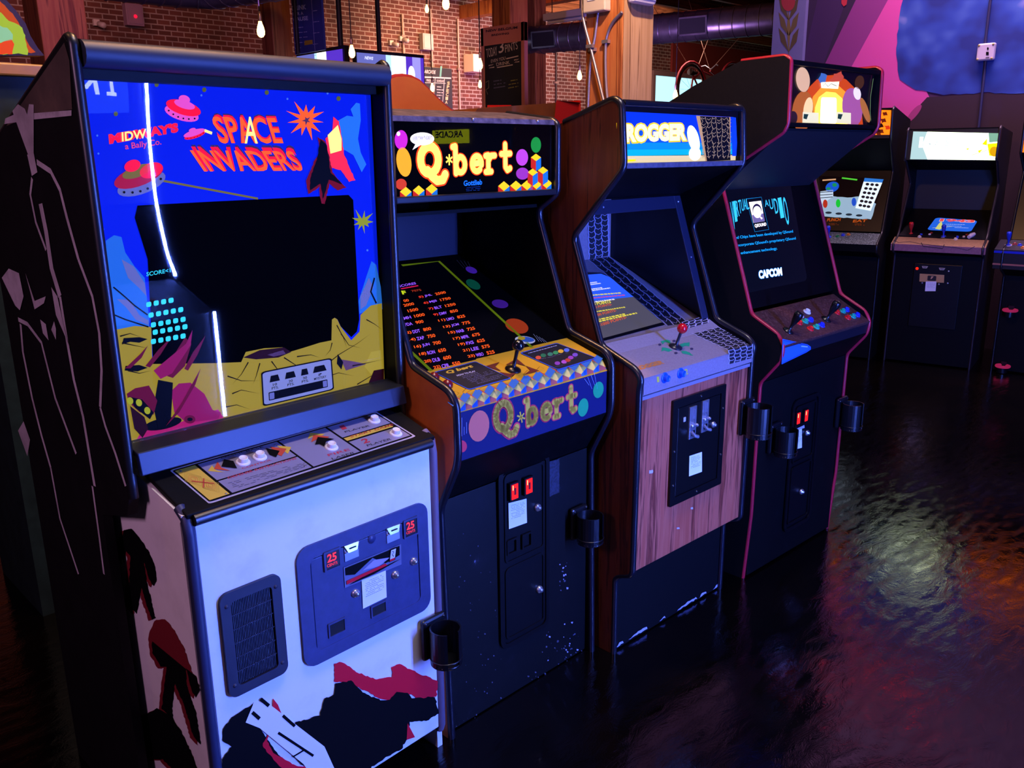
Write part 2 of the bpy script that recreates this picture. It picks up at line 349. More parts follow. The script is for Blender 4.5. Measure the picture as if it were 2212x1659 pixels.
def cupholder(c, P, m=HOLD, r=.043, h=.10, plate_w=.085, yaw=-18, label=None):
    """open-slotted ring cup holder on a back plate; P on the panel, opening to -v"""
    P = Vector(P); mb = MB(); ce = P + Vector((0, -.016 - r, 0)); a0, a1 = radians(-90 + yaw + 24), radians(270 + yaw - 24); n = 26; vs_ = []
    for k in range(n + 1):
        t = a0 + (a1 - a0) * k / n; d = Vector((cos(t), sin(t), 0)); lo = 0 if True else 0
        for rr, z in ((r, -h / 2), (r, h / 2), (r - .004, h / 2), (r - .004, -h / 2)): vs_.append(ce + d * rr + Vector((0, 0, z)))
    fs = []
    for k in range(n):
        for j in range(4): fs.append((k * 4 + j, k * 4 + (j + 1) % 4, k * 4 + 4 + (j + 1) % 4, k * 4 + 4 + j))
    mb.mesh(vs_, fs + [(0, 1, 2, 3), (4 * n + 3, 4 * n + 2, 4 * n + 1, 4 * n)], m, False)
    mb.lathe([(0, 0), (r, 0), (r, .006), (r - .004, .006), (0, .006)], ce + Vector((0, 0, -h / 2)), (0, 0, 1), 26, m)
    mb.tube([ce + Vector((r * cos(t), r * sin(t), -h / 2 + .018)) for t in [2 * pi * k / 24 for k in range(24)]], .0025, 6, m, closed=True)
    o = c.part('cup_holder', mb, m, None, 0, label)
    b = MB(); b.box(P + Vector((-plate_w / 2, -.018, -h * .5)), P + Vector((plate_w / 2, -.001, h * .66)), m); c.part('mounting_plate', b, m, o, .008)
    for sx in (-1, 1): screw(c, P + Vector((sx * plate_w * .38, -.018, h * .56)), (0, -1, 0), TRIM, .005, o)
    return o
def notice(c, p0, n, q, parent=None, seed=1, rows=9):   # white paper notice, four picture corners TL TR BR BL
    A = Art(c, p0, n, .0006); A.poly(q, mat('#f1f1ee', .8), 1); g = mat('#6d7284', .8)
    A.dashes([bil(q, .12, .08), bil(q, .9, .08), bil(q, .9, .66), bil(q, .12, .66)], rows, g, 2, .0012, seed)
    return A.done('paper_notice', parent)
# ================================================================ the room
FLOOR = floormat(); BRICK = brickmat('old_red_brick', '#7a4234', '#5c3026', '#b09a8e')
TIMBER = woodmat('orange_timber', '#7a3d1c', '#a5592c', '#b87038', 'Z', 5, .6, .3)
PALEW = woodmat('pale_timber', '#7d5a3c', '#a9835a', '#c09a70', 'Z', 4, .65, .3)
m = MB(); m.box((-5, -6, -.1), (32, 17, 0)); structure('floor', m, FLOOR)
m = MB(); m.box((-5, 16, 0), (32, 16.2, 5.4)); structure('wall_back', m, BRICK)
m = MB(); m.box((-5.2, -6, 0), (-5, 17, 5.4)); structure('wall_left', m, mat('#1a1014', .9))
m = MB(); m.box((-5, -6.2, 0), (32, -6, 5.4)); structure('wall_front', m, mat('#141019', .9))
m = MB(); m.box((-5, -6, 5.25), (32, 17, 5.4)); structure('ceiling', m, woodmat('ceiling_planks', '#40241a', '#5c3524', '#6e442c', 'Y', 3, .8, .2))
JOIST = woodmat('joist_wood', '#5e3420', '#80482a', '#9a6038', 'X', 3, .75, .2)
for k in range(10):
    m = MB(); m.box((2.5, 4.4 + k * 1.2, 5.0), (30, 4.5 + k * 1.2, 5.25)); structure('ceiling_joist', m, JOIST)
for x in (6.2, 9.6, 14.2, 19.5):
    m = MB(); m.box((x, 4.2, 4.72), (x + .26, 16, 5.0)); structure('ceiling_beam', m, TIMBER)
m = MB(); m.box((22.6, 15.93, 3.9), (31, 16, 4.9)); structure('trim_2', m, mat('#8a2a22', .8))   # red band above the window
# mural wall
m = MB(); m.box((7.95, -6, 0), (8.15, 4.42, 5.25)); structure('wall_right', m, mat('#43214a', .8))
A = Art(WORLD, (7.95, 0, 0), (-1, 0, 0), .0007)
def wm(name, a=A):
    o = link(name, a.mb); o['kind'] = 'structure'; return o
A.poly([(1738, -40), (1900, -40), (1710, 320), (1705, 320)], mat('#2c1438', .8), 1)
A.poly([(1775, -40), (1842, -40), (1712, 330), (1690, 330)], mat('#38184a', .8), 2)
A.poly([(1868, -40), (1945, -40), (1760, 330), (1690, 330)], mat('#8a3078', .8), 2)
A.poly([(1940, -40), (2010, -40), (1960, 110), (2010, 215), (1955, 262), (1700, 420), (1760, 290)], mat('#d84a9a', .8), 3)
A.poly([(1955, 262), (2003, 210), (2300, 190), (2300, 900), (1700, 900), (1700, 420)], mat('#2c1526', .8), 4)
A.ell(1975, 245, 24, 7, mat('#a83a78', .8), 5, -50)
A.poly([(1818, -10), (1832, -10), (1829, 10), (1823, 14), (1818, 8)], mat('#c02838', .8), 5)
BL = noisy('mural_blue_paint', [(.36, '#142a78'), (.5, '#1f429c'), (.60, '#3a5cab'), (.68, '#8c92c4')], 2.6, .8, (1, 1, 1.2), 2)
A.blob([(1955, -30), (1942, 60), (1934, 120), (1945, 170), (1978, 195), (2040, 205), (2120, 200), (2300, 205), (2300, -30)], BL, 6, 2.5, 14)
wm('mural_painting')
# painted leaf board at the end of that wall
b = Th('painted_board', 'tall narrow painted board with brown leaves on blue, at the end of the mural wall', 'painting', (7.95, 4.23, 0))
m = MB(); y0 = wpt(1738, 60, 'X', 7.9).y; y1 = wpt(1670, 60, 'X', 7.9).y
m.box((-.055, y0 - 4.23, 2.25), (-.004, y1 - 4.23, 4.2)); b.part('panel', m, noisy('board_sky', [(.3, '#6a6a98'), (.7, '#7d7aa4')], 2, .8))
A = Art(b, (-.055, 0, 0), (-1, 0, 0), .0008)
for q in ([(1704, 125), (1700, 60), (1703, 18), (1708, 60)],): A.poly(q, mat('#7d6a3a', .8), 2)
for s_ in (-1, 1):
    for t_ in (0, 1, 2):
        x = 1704; y = 112 - t_ * 34; A.poly([(x, y), (x + s_ * 17, y - 22), (x + s_ * 22, y - 52), (x + s_ * 9, y - 36)], mat('#6b5a34' if t_ % 2 else '#5a4a2c', .8), 2)
A.ell(1703, 2, 15, 22, mat('#a83238', .8), 3)
A.done('leaf_painting')
# timber columns
def column(px, d_ax, val, s_, mt, m2=None):
    p = wpt(px, 120, d_ax, val); m = MB(); m.box((p.x, p.y, 0), (p.x + s_, p.y + s_, 5.25)); o = structure('timber_column', m, mt, .012)
    if m2:
        k = MB(); k.box((p.x + .004, p.y - .006, 0), (p.x + s_ - .004, p.y, 5.25), m2); q = link('pale_face', k, m2, o)
    return p
PC = column(1345, 'Y', 4.2, .36, TIMBER, PALEW)
column(1102, 'X', 7.41, .30, TIMBER)
column(1157, 'Y', 8.9, .22, TIMBER)
column(96, 'Y', 8.6, .4, TIMBER)
column(592, 'Y', 9.6, .26, TIMBER)
# window in the far wall
TL, TR = wpt(1412, 163, 'Y', 15.95), wpt(1640, 146, 'Y', 15.95); zb = 1.9
m = MB(); m.box((TL.x - .12, 15.86, zb - .12), (TR.x + .12, 15.99, zb)); m.box((TL.x - .12, 15.86, TL.z), (TR.x + .12, 15.99, TL.z + .14))
m.box((TL.x - .14, 15.86, zb), (TL.x, 15.99, TL.z)); m.box((TR.x, 15.86, zb), (TR.x + .14, 15.99, TL.z)); wf = structure('window_1', m, mat('#8a6a66', .7), .01)
m = MB(); m.box((TL.x, 15.93, zb), (TR.x, 15.96, TL.z)); link('pane', m, mat('#bfefff', .2, 0, 1.6, .5, '#a8ecff', True), wf)
# ================================================================ first cabinet: black and white, big blue bezel
c = Th('arcade_cabinet', 'black and white arcade cabinet with a tall blue bezel and two 25 cents plates', 'arcade cabinet', (.656, 1.63, 0), 2.2, 'arcade cabinets in the front row')
c1 = c
WHITE = noisy('white_cabinet_paint', [(.20, '#d8d6d2'), (.5, '#efedea'), (.9, '#f4f2f0')], 6, .5)
INK = mat('#040406', .7, 0, 0, .1); RED = mat('#d8142a', .6, 0, 0, .15); REDK = mat('#7a1220', .6)
WP = .69
# lower body
prof_b = [(.012, .0), (.012, .925), (.0, .945), (.19, .985), (.62, .985), (.62, 0)]
m = MB(); m.plate([(0, v, z) for v, z in prof_b], (-1, 0, 0), .018, WHITE); m.plate([(WP, v, z) for v, z in prof_b], (1, 0, 0), .018, WHITE); m.box((.018, .50, 0), (WP - .018, .62, .985), WHITE)
c.part('body', m, WHITE)
slab(c, 'front_panel', .024, WP - .022, (.0, .078), (-.004, .925), WHITE)
slab(c, 'kick_panel', .024, WP - .022, (.10, 0.002), (.002, .076), BLACK)
for a in (.011, WP - .009):
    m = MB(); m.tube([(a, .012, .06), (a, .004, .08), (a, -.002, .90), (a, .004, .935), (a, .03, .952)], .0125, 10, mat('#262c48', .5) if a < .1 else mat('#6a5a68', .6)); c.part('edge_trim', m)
m = MB(); m.tube([(0.02, -.008, .932), (WP - .02, -.008, .932)], .0135, 10, TRIM); c.part('front_trim', m, TRIM)
# side stencil: ragged dark brush marks with red rims
A = Art(c, (-.0008, 0, 0), (-1, 0, 0))
for pts, k in (([(268, 1145), (285, 1142), (300, 1160), (322, 1192), (336, 1225), (338, 1255), (332, 1266), (322, 1250), (312, 1215), (318, 1260), (336, 1335), (328, 1338), (306, 1270), (300, 1300), (296, 1325), (278, 1308), (280, 1240), (282, 1200), (272, 1190), (270, 1218), (258, 1190)], 0),
               ([(340, 1338), (362, 1334), (382, 1355), (404, 1395), (422, 1450), (432, 1490), (424, 1506), (414, 1490), (402, 1440), (404, 1480), (424, 1540), (434, 1608), (418, 1590), (398, 1520), (378, 1478), (372, 1530), (374, 1555), (350, 1530), (360, 1440), (348, 1440), (330, 1410), (328, 1370)], 0),
               ([(312, 1545), (340, 1530), (370, 1545), (392, 1580), (416, 1630), (440, 1700), (400, 1700), (372, 1660), (352, 1640), (330, 1640), (312, 1600)], 0)):
    cx = sum(p[0] for p in pts) / len(pts); A.blob([(x - 7, y + 3) for x, y in pts], REDK, 1, 1.2, 5); A.blob(pts, INK, 2, 1.0, 5)
A.done('side_stencil')
# front stencil: red and black ragged splash crossed by a pale beam
A = Art(c, (0, -.003, 0), (0, -1, 0))
A.blob([(722, 1432), (742, 1430), (770, 1452), (815, 1468), (848, 1462), (846, 1440), (862, 1434), (900, 1452), (945, 1470), (943, 1505), (905, 1512), (888, 1500), (850, 1515), (820, 1508), (760, 1478), (722, 1472)], RED, 1, 1.6, 5)
A.blob([(725, 1474), (758, 1470), (786, 1498), (822, 1512), (842, 1512), (858, 1494), (880, 1496), (890, 1508), (940, 1505), (947, 1540), (925, 1555), (885, 1560), (880, 1590), (870, 1615), (830, 1638), (795, 1662), (700, 1690), (640, 1640), (600, 1600), (640, 1560), (690, 1545), (700, 1510), (722, 1500)], INK, 2, 1.8, 5)
A.poly([(880, 1562), (896, 1592), (878, 1598)], RED, 3)
A.blob([(546, 1520), (500, 1550), (482, 1575), (480, 1600), (500, 1612), (480, 1640), (478, 1665), (520, 1700), (660, 1700), (610, 1640), (585, 1608), (560, 1570)], INK, 1, 1.2, 6)
A.blob([(588, 1570), (576, 1600), (590, 1626), (640, 1654), (690, 1658), (640, 1690), (590, 1640), (566, 1610)], RED, 3, 1.2, 5)
A.poly([(589, 1508), (600, 1522), (612, 1552), (588, 1530)], RED, 3)
PB = mat('#e9e7ea', .5)
A.poly([(548, 1516), (578, 1518), (700, 1612), (740, 1700), (690, 1700), (655, 1650), (560, 1572), (530, 1560)], PB, 4)
A.line([(562, 1509), (580, 1524)], .008, INK, 5); A.line([(544, 1538), (560, 1552)], .008, INK, 5); A.line([(610, 1545), (636, 1568)], .007, INK, 5); A.line([(600, 1582), (676, 1632)], .006, INK, 5); A.line([(632, 1634), (655, 1620)], .005, INK, 5)
A.done('front_stencil')
# operator sticker
A = Art(c, (0, -.002, 0), (0, -1, 0), .0006); SB = mat('#26407e', .7)
A.poly([(430, 1146), (498, 1131), (500, 1172), (434, 1188)], mat('#bfe3ea', .7), 1); A.line([(433, 1149), (496, 1135), (498, 1169), (437, 1184)], .0012, SB, 2, close=True)
A.text('NEW ORLEANS', (445, 1159), (488, 1149.5), (444, 1151.5), SB, 2, .01); A.text('NOVELTY COMPANY', (439, 1169), (497, 1156.5), (438, 1161), SB, 2, .01)
A.dashes([(446, 1172), (492, 1162), (493, 1172), (447, 1182)], 3, SB, 2, .0009, 4); A.done('operator_sticker')
# speaker grille
NAVY = mat('#17182a', .45)
sp = MB(); SPN = (0, -1, 0)
def fr(x, y, v=-.003): return c.hit(x, y, (0, v, 0), (0, -1, 0))
P = [fr(*p) for p in ((468, 1282), (600, 1236), (617, 1448), (490, 1508))]
x0, x1, z1, z0 = .055, .204, .745, .491
def ring(mb, x0, x1, z0, z1, w, v0, v1, m_, r=.02):
    n = 5
    def rr(d, r_):
        o = []
        for cx, cz, a in ((x1 - d - r_, z1 - d - r_, 0), (x0 + d + r_, z1 - d - r_, 90), (x0 + d + r_, z0 + d + r_, 180), (x1 - d - r_, z0 + d + r_, 270)):
            o += [(cx + r_ * cos(radians(a + 90 * k / n)), cz + r_ * sin(radians(a + 90 * k / n))) for k in range(n + 1)]
        return o
    o, i = rr(0, r), rr(w, r * .5); k = len(o)
    vs_ = [(x, v0, z) for x, z in o] + [(x, v1, z) for x, z in o] + [(x, v1, z) for x, z in i] + [(x, v0, z) for x, z in i]
    fs = []
    for L in range(3): fs += [(L * k + j, L * k + (j + 1) % k, (L + 1) * k + (j + 1) % k, (L + 1) * k + j) for j in range(k)]
    mb.mesh(vs_, fs, m_)
def rplate(mb, x0, x1, z0, z1, v, t, m_, r=.02, n=5):
    o = []
    for cx, cz, a in ((x1 - r, z1 - r, 0), (x0 + r, z1 - r, 90), (x0 + r, z0 + r, 180), (x1 - r, z0 + r, 270)):
        o += [(cx + r * cos(radians(a + 90 * k / n)), v, cz + r * sin(radians(a + 90 * k / n))) for k in range(n + 1)]
    mb.plate(o, (0, -1, 0), t, m_)
ring(sp, x0, x1, z0, z1, .024, -.003, -.012, NAVY); sp.box((x0 + .02, -.0036, z0 + .02), (x1 - .02, -.003, z1 - .02), mat('#07070f', .7))
for k in range(24):
    xx = x0 + .029 + k * (x1 - x0 - .058) / 23
    sp.box((xx - .0011, -.008, z0 + .026), (xx + .0011, -.004, z1 - .026), NAVY)
for k in range(1, 6):
    zz = z0 + .024 + k * (z1 - z0 - .048) / 6; sp.box((x0 + .024, -.0092, zz - .0012), (x1 - .024, -.007, zz + .0012), NAVY)
g = c.part('speaker_grille', sp, NAVY)
for sx in (x0 + .014, x1 - .014):
    for sz in (z0 + .03, z1 - .03): screw(c, (sx, -.0125, sz), SPN, CHROME, .005, g)
# coin door
STEEL = noisy('grey_coin_door_enamel', [(.3, '#2c3358'), (.7, '#343b66')], 40, .45)
cd = MB(); ring(cd, .250, .650, .468, .780, .035, -.003, -.009, STEEL, .034)
door = MB(); door.box((.287, -.0075, .499), (.614, -.003, .742), STEEL); fo = c.part('coin_door', cd, STEEL)
dl = c.part('door_leaf', door, STEEL, fo, .002)
D0 = (0, -.0078, 0); DN = (0, -1, 0)
def dpt(x, y): return c.hit(x, y, D0, DN)
for q, tl in ((((700, 1196), (732, 1185), (733, 1220), (702, 1232)), 0), (((872, 1127), (899, 1118), (900, 1150), (874, 1160)), 1)):
    A = Art(c, (0, -.011, 0), DN, .0005); A.poly(q, mat('#150a12', .4), 1); lr = mat('#ff3b4e', .5, 0, 1.1)
    A.text('25', bil(q, .18, .62), bil(q, .82, .62), bil(q, .18, .12), lr, 2, .03); A.text('CENTS', bil(q, .14, .88), bil(q, .86, .88), bil(q, .14, .70), lr, 2, .01)
    pr = A.done('price_plate', fo); m = MB(); a_, b_ = dpt(*q[0]), dpt(*q[2]); ring(m, a_.x - .004, b_.x + .004, b_.z - .004, a_.z + .004, .005, -.007, -.0125, STEEL, .003); c.part('plate_frame', m, STEEL, pr)
for (x, y) in ((758, 1183), (848, 1145)):
    p = dpt(x, y); m = MB(); m.box((p.x - .021, -.010, p.z - .030), (p.x + .021, -.0075, p.z + .012), CHROME)
    m.plate([(p.x - .021, -.013, p.z + .012), (p.x + .021, -.013, p.z + .012), (p.x + .013, -.016, p.z - .006), (p.x - .013, -.016, p.z - .006)], (0, -1, 0), .006, CHROME)
    m.box((p.x - .010, -.0168, p.z + .0015), (p.x + .010, -.0155, p.z + .0045), INK); s_ = c.part('coin_slot', m, None, fo, .001)
    for k in (-1, 1): screw(c, (p.x + k * .018, -.0105, p.z - .006), DN, CHROME, .003, s_)
m = MB(); p = dpt(803, 1164); m.lathe([(.012, 0), (.012, .0012), (0, .0014)], (p.x, -.0076, p.z), DN, 20, STEEL); c.part('blanking_plug', m, STEEL, fo)
A = Art(c, (0, -.009, 0), DN, .0006); q = ((742, 1226), (866, 1175), (867, 1219), (745, 1270))
A.poly(q, mat('#8a8ca6', .3, .6), 1); A.poly([bil(q, *t) for t in ((.02, .05), (.97, .05), (.97, .5), (.72, .62), (.5, .1), (.18, .55), (.02, .4))], INK, 2); A.poly([bil(q, *t) for t in ((.32, .5), (.52, .22), (.8, .42), (.6, .62))], mat('#9a93b8', .5), 3)
A.poly([bil(q, *t) for t in ((.03, .68), (.72, .62), (.74, .74), (.03, .86))], RED, 4); A.poly([bil(q, *t) for t in ((.06, .92), (.3, .80), (.98, .70), (.5, .90))], INK, 4)
A.poly([bil(q, *t) for t in ((.80, .02), (.91, .02), (.88, .62), (.77, .62))], INK, 5); A.poly([bil(q, *t) for t in ((.815, .08), (.90, .08), (.875, .5), (.79, .5))], mat('#d8d8ea', .5), 6); A.poly([bil(q, *t) for t in ((.79, .5), (.875, .5), (.87, .6), (.785, .6))], RED, 6)
A.line([bil(q, .83, .15), bil(q, .86, .2), bil(q, .83, .3), bil(q, .85, .42)], .002, INK, 7); A.done('coin_door_badge', fo)
for x, y in ((767, 1281), (853, 1241), (893, 1212)): lock(c, dpt(x, y), DN, fo, .011)
for q in (((710, 1350), (743, 1336), (745, 1360), (713, 1372)), ((802, 1312), (832, 1299), (833, 1319), (803, 1333))):
    m = MB(); a_, b_ = dpt(*q[0]), dpt(*q[2]); ring(m, a_.x - .003, b_.x + .003, b_.z - .003, a_.z + .003, .004, -.007, -.011, STEEL, .002); m.box((a_.x, -.0088, b_.z), (b_.x, -.0080, a_.z), mat('#030305', .8)); c.part('coin_return', m, None, fo)
notice(c, (0, -.0092, 0), DN, ((781, 1253), (833, 1232), (835, 1290), (784, 1315)), fo, 5)
cupholder(c, (.650, -.004, .375), h=.105, yaw=-12)
# control panel
PA, PB_ = (-.010, .948), (.175, 1.002)
slab(c, 'control_panel', .006, WP - .004, PA, PB_, noisy('black_vinyl', [(.3, '#040405'), (.7, '#08080a')], 90, .7, spec=.15), .014, .003)
p0, pn = seg(PA, PB_); A = Art(c, p0, pn, .0005)
GREY = mat('#8e8aa2', .42, .15); YEL = mat('#d9b53c', .5); ORG = mat('#c8452a', .5); LT = mat('#c9c6dc', .35, .4)
Q = ((366, 1016), (812, 889), (899, 943), (452, 1089))
A.poly(rrect(Q, .025), LT, 1); A.poly(rrect([bil(Q, .008, .03), bil(Q, .992, .03), bil(Q, .992, .965), bil(Q, .008, .965)], .022), INK, 2)
def cell(s0, t0, s1, t1, m_, r=.03, lay=3): A.poly([bil(Q, s0, t0), bil(Q, s1, t0), bil(Q, s1, t1), bil(Q, s0, t1)], m_, lay)
cell(.015, .06, .112, .93, YEL); cell(.125, .06, .508, .545, GREY); cell(.125, .575, .508, .93, GREY); cell(.518, .06, .742, .93, GREY); cell(.752, .06, .985, .44, GREY); cell(.752, .47, .975, .56, YEL); cell(.752, .60, .985, .93, GREY)
for k in range(4):
    d = .012 + k * .010
    for cx_, cy_ in ((.045, .36), (.080, .62)): A.line([bil(Q, cx_ - d * .9, cy_), bil(Q, cx_, cy_ - d * 5), bil(Q, cx_ + d * .9, cy_), bil(Q, cx_, cy_ + d * 5)], .0009, ORG if k < 2 else mat('#a8842c', .6), 4, close=True)
A.line([bil(Q, .03, .40), bil(Q, .10, .60)], .003, ORG, 5); A.line([bil(Q, .085, .42), bil(Q, .045, .62)], .003, ORG, 5)
def chev(pts, cols):
    for i, (q, m_) in enumerate(zip(pts, cols)): A.poly(q, m_, 4 + i)
chev([[(458, 1007), (449, 1019), (485, 1022), (466, 1017)], [(470, 999), (462, 1015), (498, 1019), (478, 1012)], [(484, 994), (478, 1010), (512, 1014), (504, 998)]], [YEL, ORG, INK])
chev([[(598, 964), (629, 967), (622, 982), (612, 975)], [(584, 967), (619, 971), (608, 987), (596, 982)], [(574, 970), (604, 976), (596, 990), (582, 984)]], [YEL, ORG, INK])
chev([[(670, 936), (702, 939), (690, 945), (676, 944), (665, 950)], [(677, 941), (712, 945), (700, 952), (686, 950), (672, 957)], [(686, 946), (722, 950), (704, 956), (700, 966), (690, 961), (680, 963)]], [YEL, ORG, INK])
TK = mat('#2a2836', .6); TR = mat('#b8283e', .6)
A.text('LASER BASE', (478, 992), (570, 968), (475, 989), TK, 4, .01); A.text('CONTROL', (524, 1015), (588, 996), (521, 1012), TR, 4, .01)
A.text('DEFENSE INSTRUCTIONS', (494, 1036), (641, 993), (491, 1032), TR, 4, .008)
A.dashes([(488, 1045), (655, 998), (668, 1008), (508, 1058)], 5, TK, 4, .0011, 3)
A.text('FIRE', (710, 987), (757, 974), (706, 983), TR, 4, .012); A.text('LASER', (718, 995), (768, 981), (715, 990.5), TK, 4, .01)
A.text('1', (740, 930), (750, 927), (732, 922), TR, 4, .03); A.text('PLAYER', (746, 936), (800, 922), (743, 933), TK, 4, .01)
A.text('START GAME', (758, 947), (850, 920), (756, 943), mat('#b03024', .6), 4, .012)
A.text('2', (786, 960), (800, 956), (778, 951), TR, 4, .03); A.text('PLAYER', (794, 966), (846, 951), (791, 962), TK, 4, .01)
A.done('control_overlay')
WB = mat('#ece6e6', .35)
for x, y in ((525, 999), (561, 988), (716, 967), (808, 909), (855, 937)): button(c, c.hit(x, y, Vector(p0) + pn * .001, pn), pn, WB, .0165, .0125)
for q in ((.035, .10), (.10, .90), (.49, .12), (.49, .86)): screw(c, c.hit(*bil(Q, *q), p0, pn), pn, mat('#9a9aa8', .3, .8), .0038)
# head: wider outer side panels
HEADP = [(.148, .955), (.15, 1.02), (.148, 1.862), (.16, 1.872), (.60, 1.708), (.76, 1.65), (.76, .0), (.312, .0), (.312, .872), (.17, .91)]
SIDE = noisy('dark_side_paint', [(.3, '#08070c'), (.7, '#0f0d13')], 14, .6, spec=.25)
sidepanel(c, -.042, -.020, HEADP, SIDE, front=HEADP[:5]); sidepanel(c, .716, .698, HEADP, SIDE, front=HEADP[:5])
for o in list(c.e.children)[-2:]:
    for k in o.children: k.data.materials[0] = mat('#262c3c', .5, 0, 0, .4)
TOPG = noisy('dusty_black_top', [(.3, '#101016'), (.7, '#1e1e28')], 30, .5)
m = MB(); m.plate([(-.02, .148, 1.832), (-.02, .15, 1.858), (-.02, .165, 1.868), (-.02, .60, 1.704), (-.02, .755, 1.645), (-.02, .755, 1.63), (-.02, .60, 1.688), (-.02, .20, 1.835)], (-1, 0, 0), .729, TOPG); c.part('top_panel', m, TOPG, None, .006)
m = MB(); m.tube([(-.02, .146, 1.843), (.702, .146, 1.843)], .025, 12, mat('#262c3c', .5, 0, 0, .4)); c.part('top_trim', m)
m = MB(); m.box((-.02, .735, .02), (.702, .755, 1.63), BLACK); c.part('back_panel', m)
m = MB(); m.tube([(-.02, .160, 1.8235), (.702, .160, 1.8235)], .0055, 8, TRIM); c.part('bezel_retainer', m, TRIM)
m = MB(); m.box((-.02, .17, 1.8), (.702, .205, 1.83), BLACK); c.part('head_rail', m)
# sill under the bezel
slab(c, 'bezel_sill', -.02, .702, (.118, 1.008), (.128, 1.056), mat('#101c3a', .42), .014, .002)
slab(c, 'sill_ledge', -.02, .702, (.128, 1.056), (.196, 1.066), mat('#0e0e14', .5), .012, .002)
# bezel artwork on a board at v=.20
BV = .20; A = Art(c, (0, BV, 0), (0, -1, 0), .0005)
SKY = mat('#0a2ad8', .6, 0, .62, .3, '#0322ff'); DK = mat('#010102', .8, 0, 0, .02)
AW = [(172, 163), (800, 204.5), (828, 828), (270, 965)]
bb = MB(); bb.box((-.02, BV + .001, 1.055), (.702, BV + .012, 1.815), DK); c.part('bezel_board', bb, DK)
A.poly(AW, SKY, 1)
LBL = mat('#2f86e8', .6, 0, .5, .3, '#2f86ff'); PLV = mat('#9aa0e0', .6, 0, .3); GRD = mat('#b8a030', .7, 0, .62); GRD2 = mat('#c9b23c', .7, 0, .6)
MAG = mat('#a81860', .6, 0, .55); MAGD = mat('#7a1038', .6, 0, .5); PNK = mat('#c81f6a', .6, 0, .6); MAR = mat('#3a0a18', .6, 0, .3)
RDE = mat('#ff1038', .6, 0, 1.0); ORE = mat('#ff5a1e', .6, 0, 1.15); YLE = mat('#ffd878', .6, 0, 1.5); PKE = mat('#ff58c8', .6, 0, .8)
# mountains and ground
A.poly([(228, 520), (246, 508), (262, 512), (270, 545), (290, 575), (312, 600), (322, 690), (322, 720), (250, 720), (236, 640)], LBL, 2)
A.poly([(262, 560), (288, 575), (312, 612), (316, 640), (300, 622), (276, 600)], PLV, 3); A.poly([(252, 646), (280, 648), (300, 680), (320, 692), (320, 702), (292, 690), (272, 664)], PLV, 3)
A.line([(244, 620), (268, 640), (290, 660), (318, 680)], .003, INK, 4); A.line([(246, 680), (270, 690), (320, 706)], .003, INK, 4)
A.poly([(774, 650), (790, 600), (802, 564), (812, 572), (822, 620), (826, 668), (800, 668), (776, 678)], LBL, 2); A.poly([(778, 640), (796, 600), (806, 620), (790, 660), (778, 668)], PLV, 3)
A.line([(808, 600), (800, 630), (812, 655)], .005, INK, 4)
A.poly([(250, 712), (290, 704), (326, 706), (330, 830), (470, 930), (830, 830), (824, 655), (800, 660), (778, 680), (776, 716), (758, 735), (735, 705), (728, 690), (722, 686), (716, 690), (715, 735), (690, 740), (652, 752), (618, 762), (610, 750), (570, 752), (530, 760), (520, 782), (470, 784), (400, 792), (350, 860), (270, 965)], GRD, 3)
A.poly([(270, 965), (266, 780), (330, 780), (345, 830), (560, 905)], GRD, 2)
A.poly([(330, 778), (520, 782), (470, 905), (281, 955)], GRD, 2)
A.poly([(524, 772), (560, 756), (612, 750), (628, 760), (600, 772), (552, 776)], MAR, 5); A.poly([(576, 766), (610, 756), (616, 764), (590, 770)], mat('#6a2418', .6), 6)
for p in ([(535, 782), (520, 808), (500, 830)], [(560, 784), (552, 812), (545, 830)], [(585, 780), (600, 800), (622, 812)], [(612, 772), (640, 790), (665, 796)], [(726, 702), (740, 728), (748, 752)], [(716, 740), (712, 756), (700, 770)], [(735, 720), (752, 745), (780, 752)], [(700, 790), (730, 766), (770, 742), (800, 720)], [(640, 770), (670, 766), (690, 772)], [(790, 690), (808, 700), (824, 712)], [(490, 812), (520, 822), (560, 822)], [(500, 850), (520, 842), (560, 850)], [(760, 790), (790, 784), (826, 776)], [(690, 818), (730, 805), (765, 812)], [(480, 880), (510, 874), (540, 884)], [(262, 740), (290, 746), (320, 752)], [(258, 726), (280, 720), (305, 728)], [(275, 800), (300, 806), (326, 800)], [(770, 830), (800, 812), (826, 806)]):
    A.line(p, .0032, mat('#2a1e0c', .7, 0, .2), 6, taper=True)
A.poly([(735, 776), (746, 800), (790, 786), (760, 780)], mat('#8a4a3a', .7), 5); A.poly([(728, 764), (740, 782), (736, 798), (726, 785)], INK, 6)
A.poly([(266, 730), (300, 728), (318, 732), (300, 740), (280, 738), (262, 744)], INK, 5); A.poly([(270, 790), (300, 788), (318, 794), (296, 802), (268, 800)], INK, 5)
A.poly([(800, 760), (822, 756), (826, 800), (800, 808), (786, 792)], GRD2, 5); A.poly([(806, 800), (828, 796), (828, 828), (790, 838)], MAR, 6)
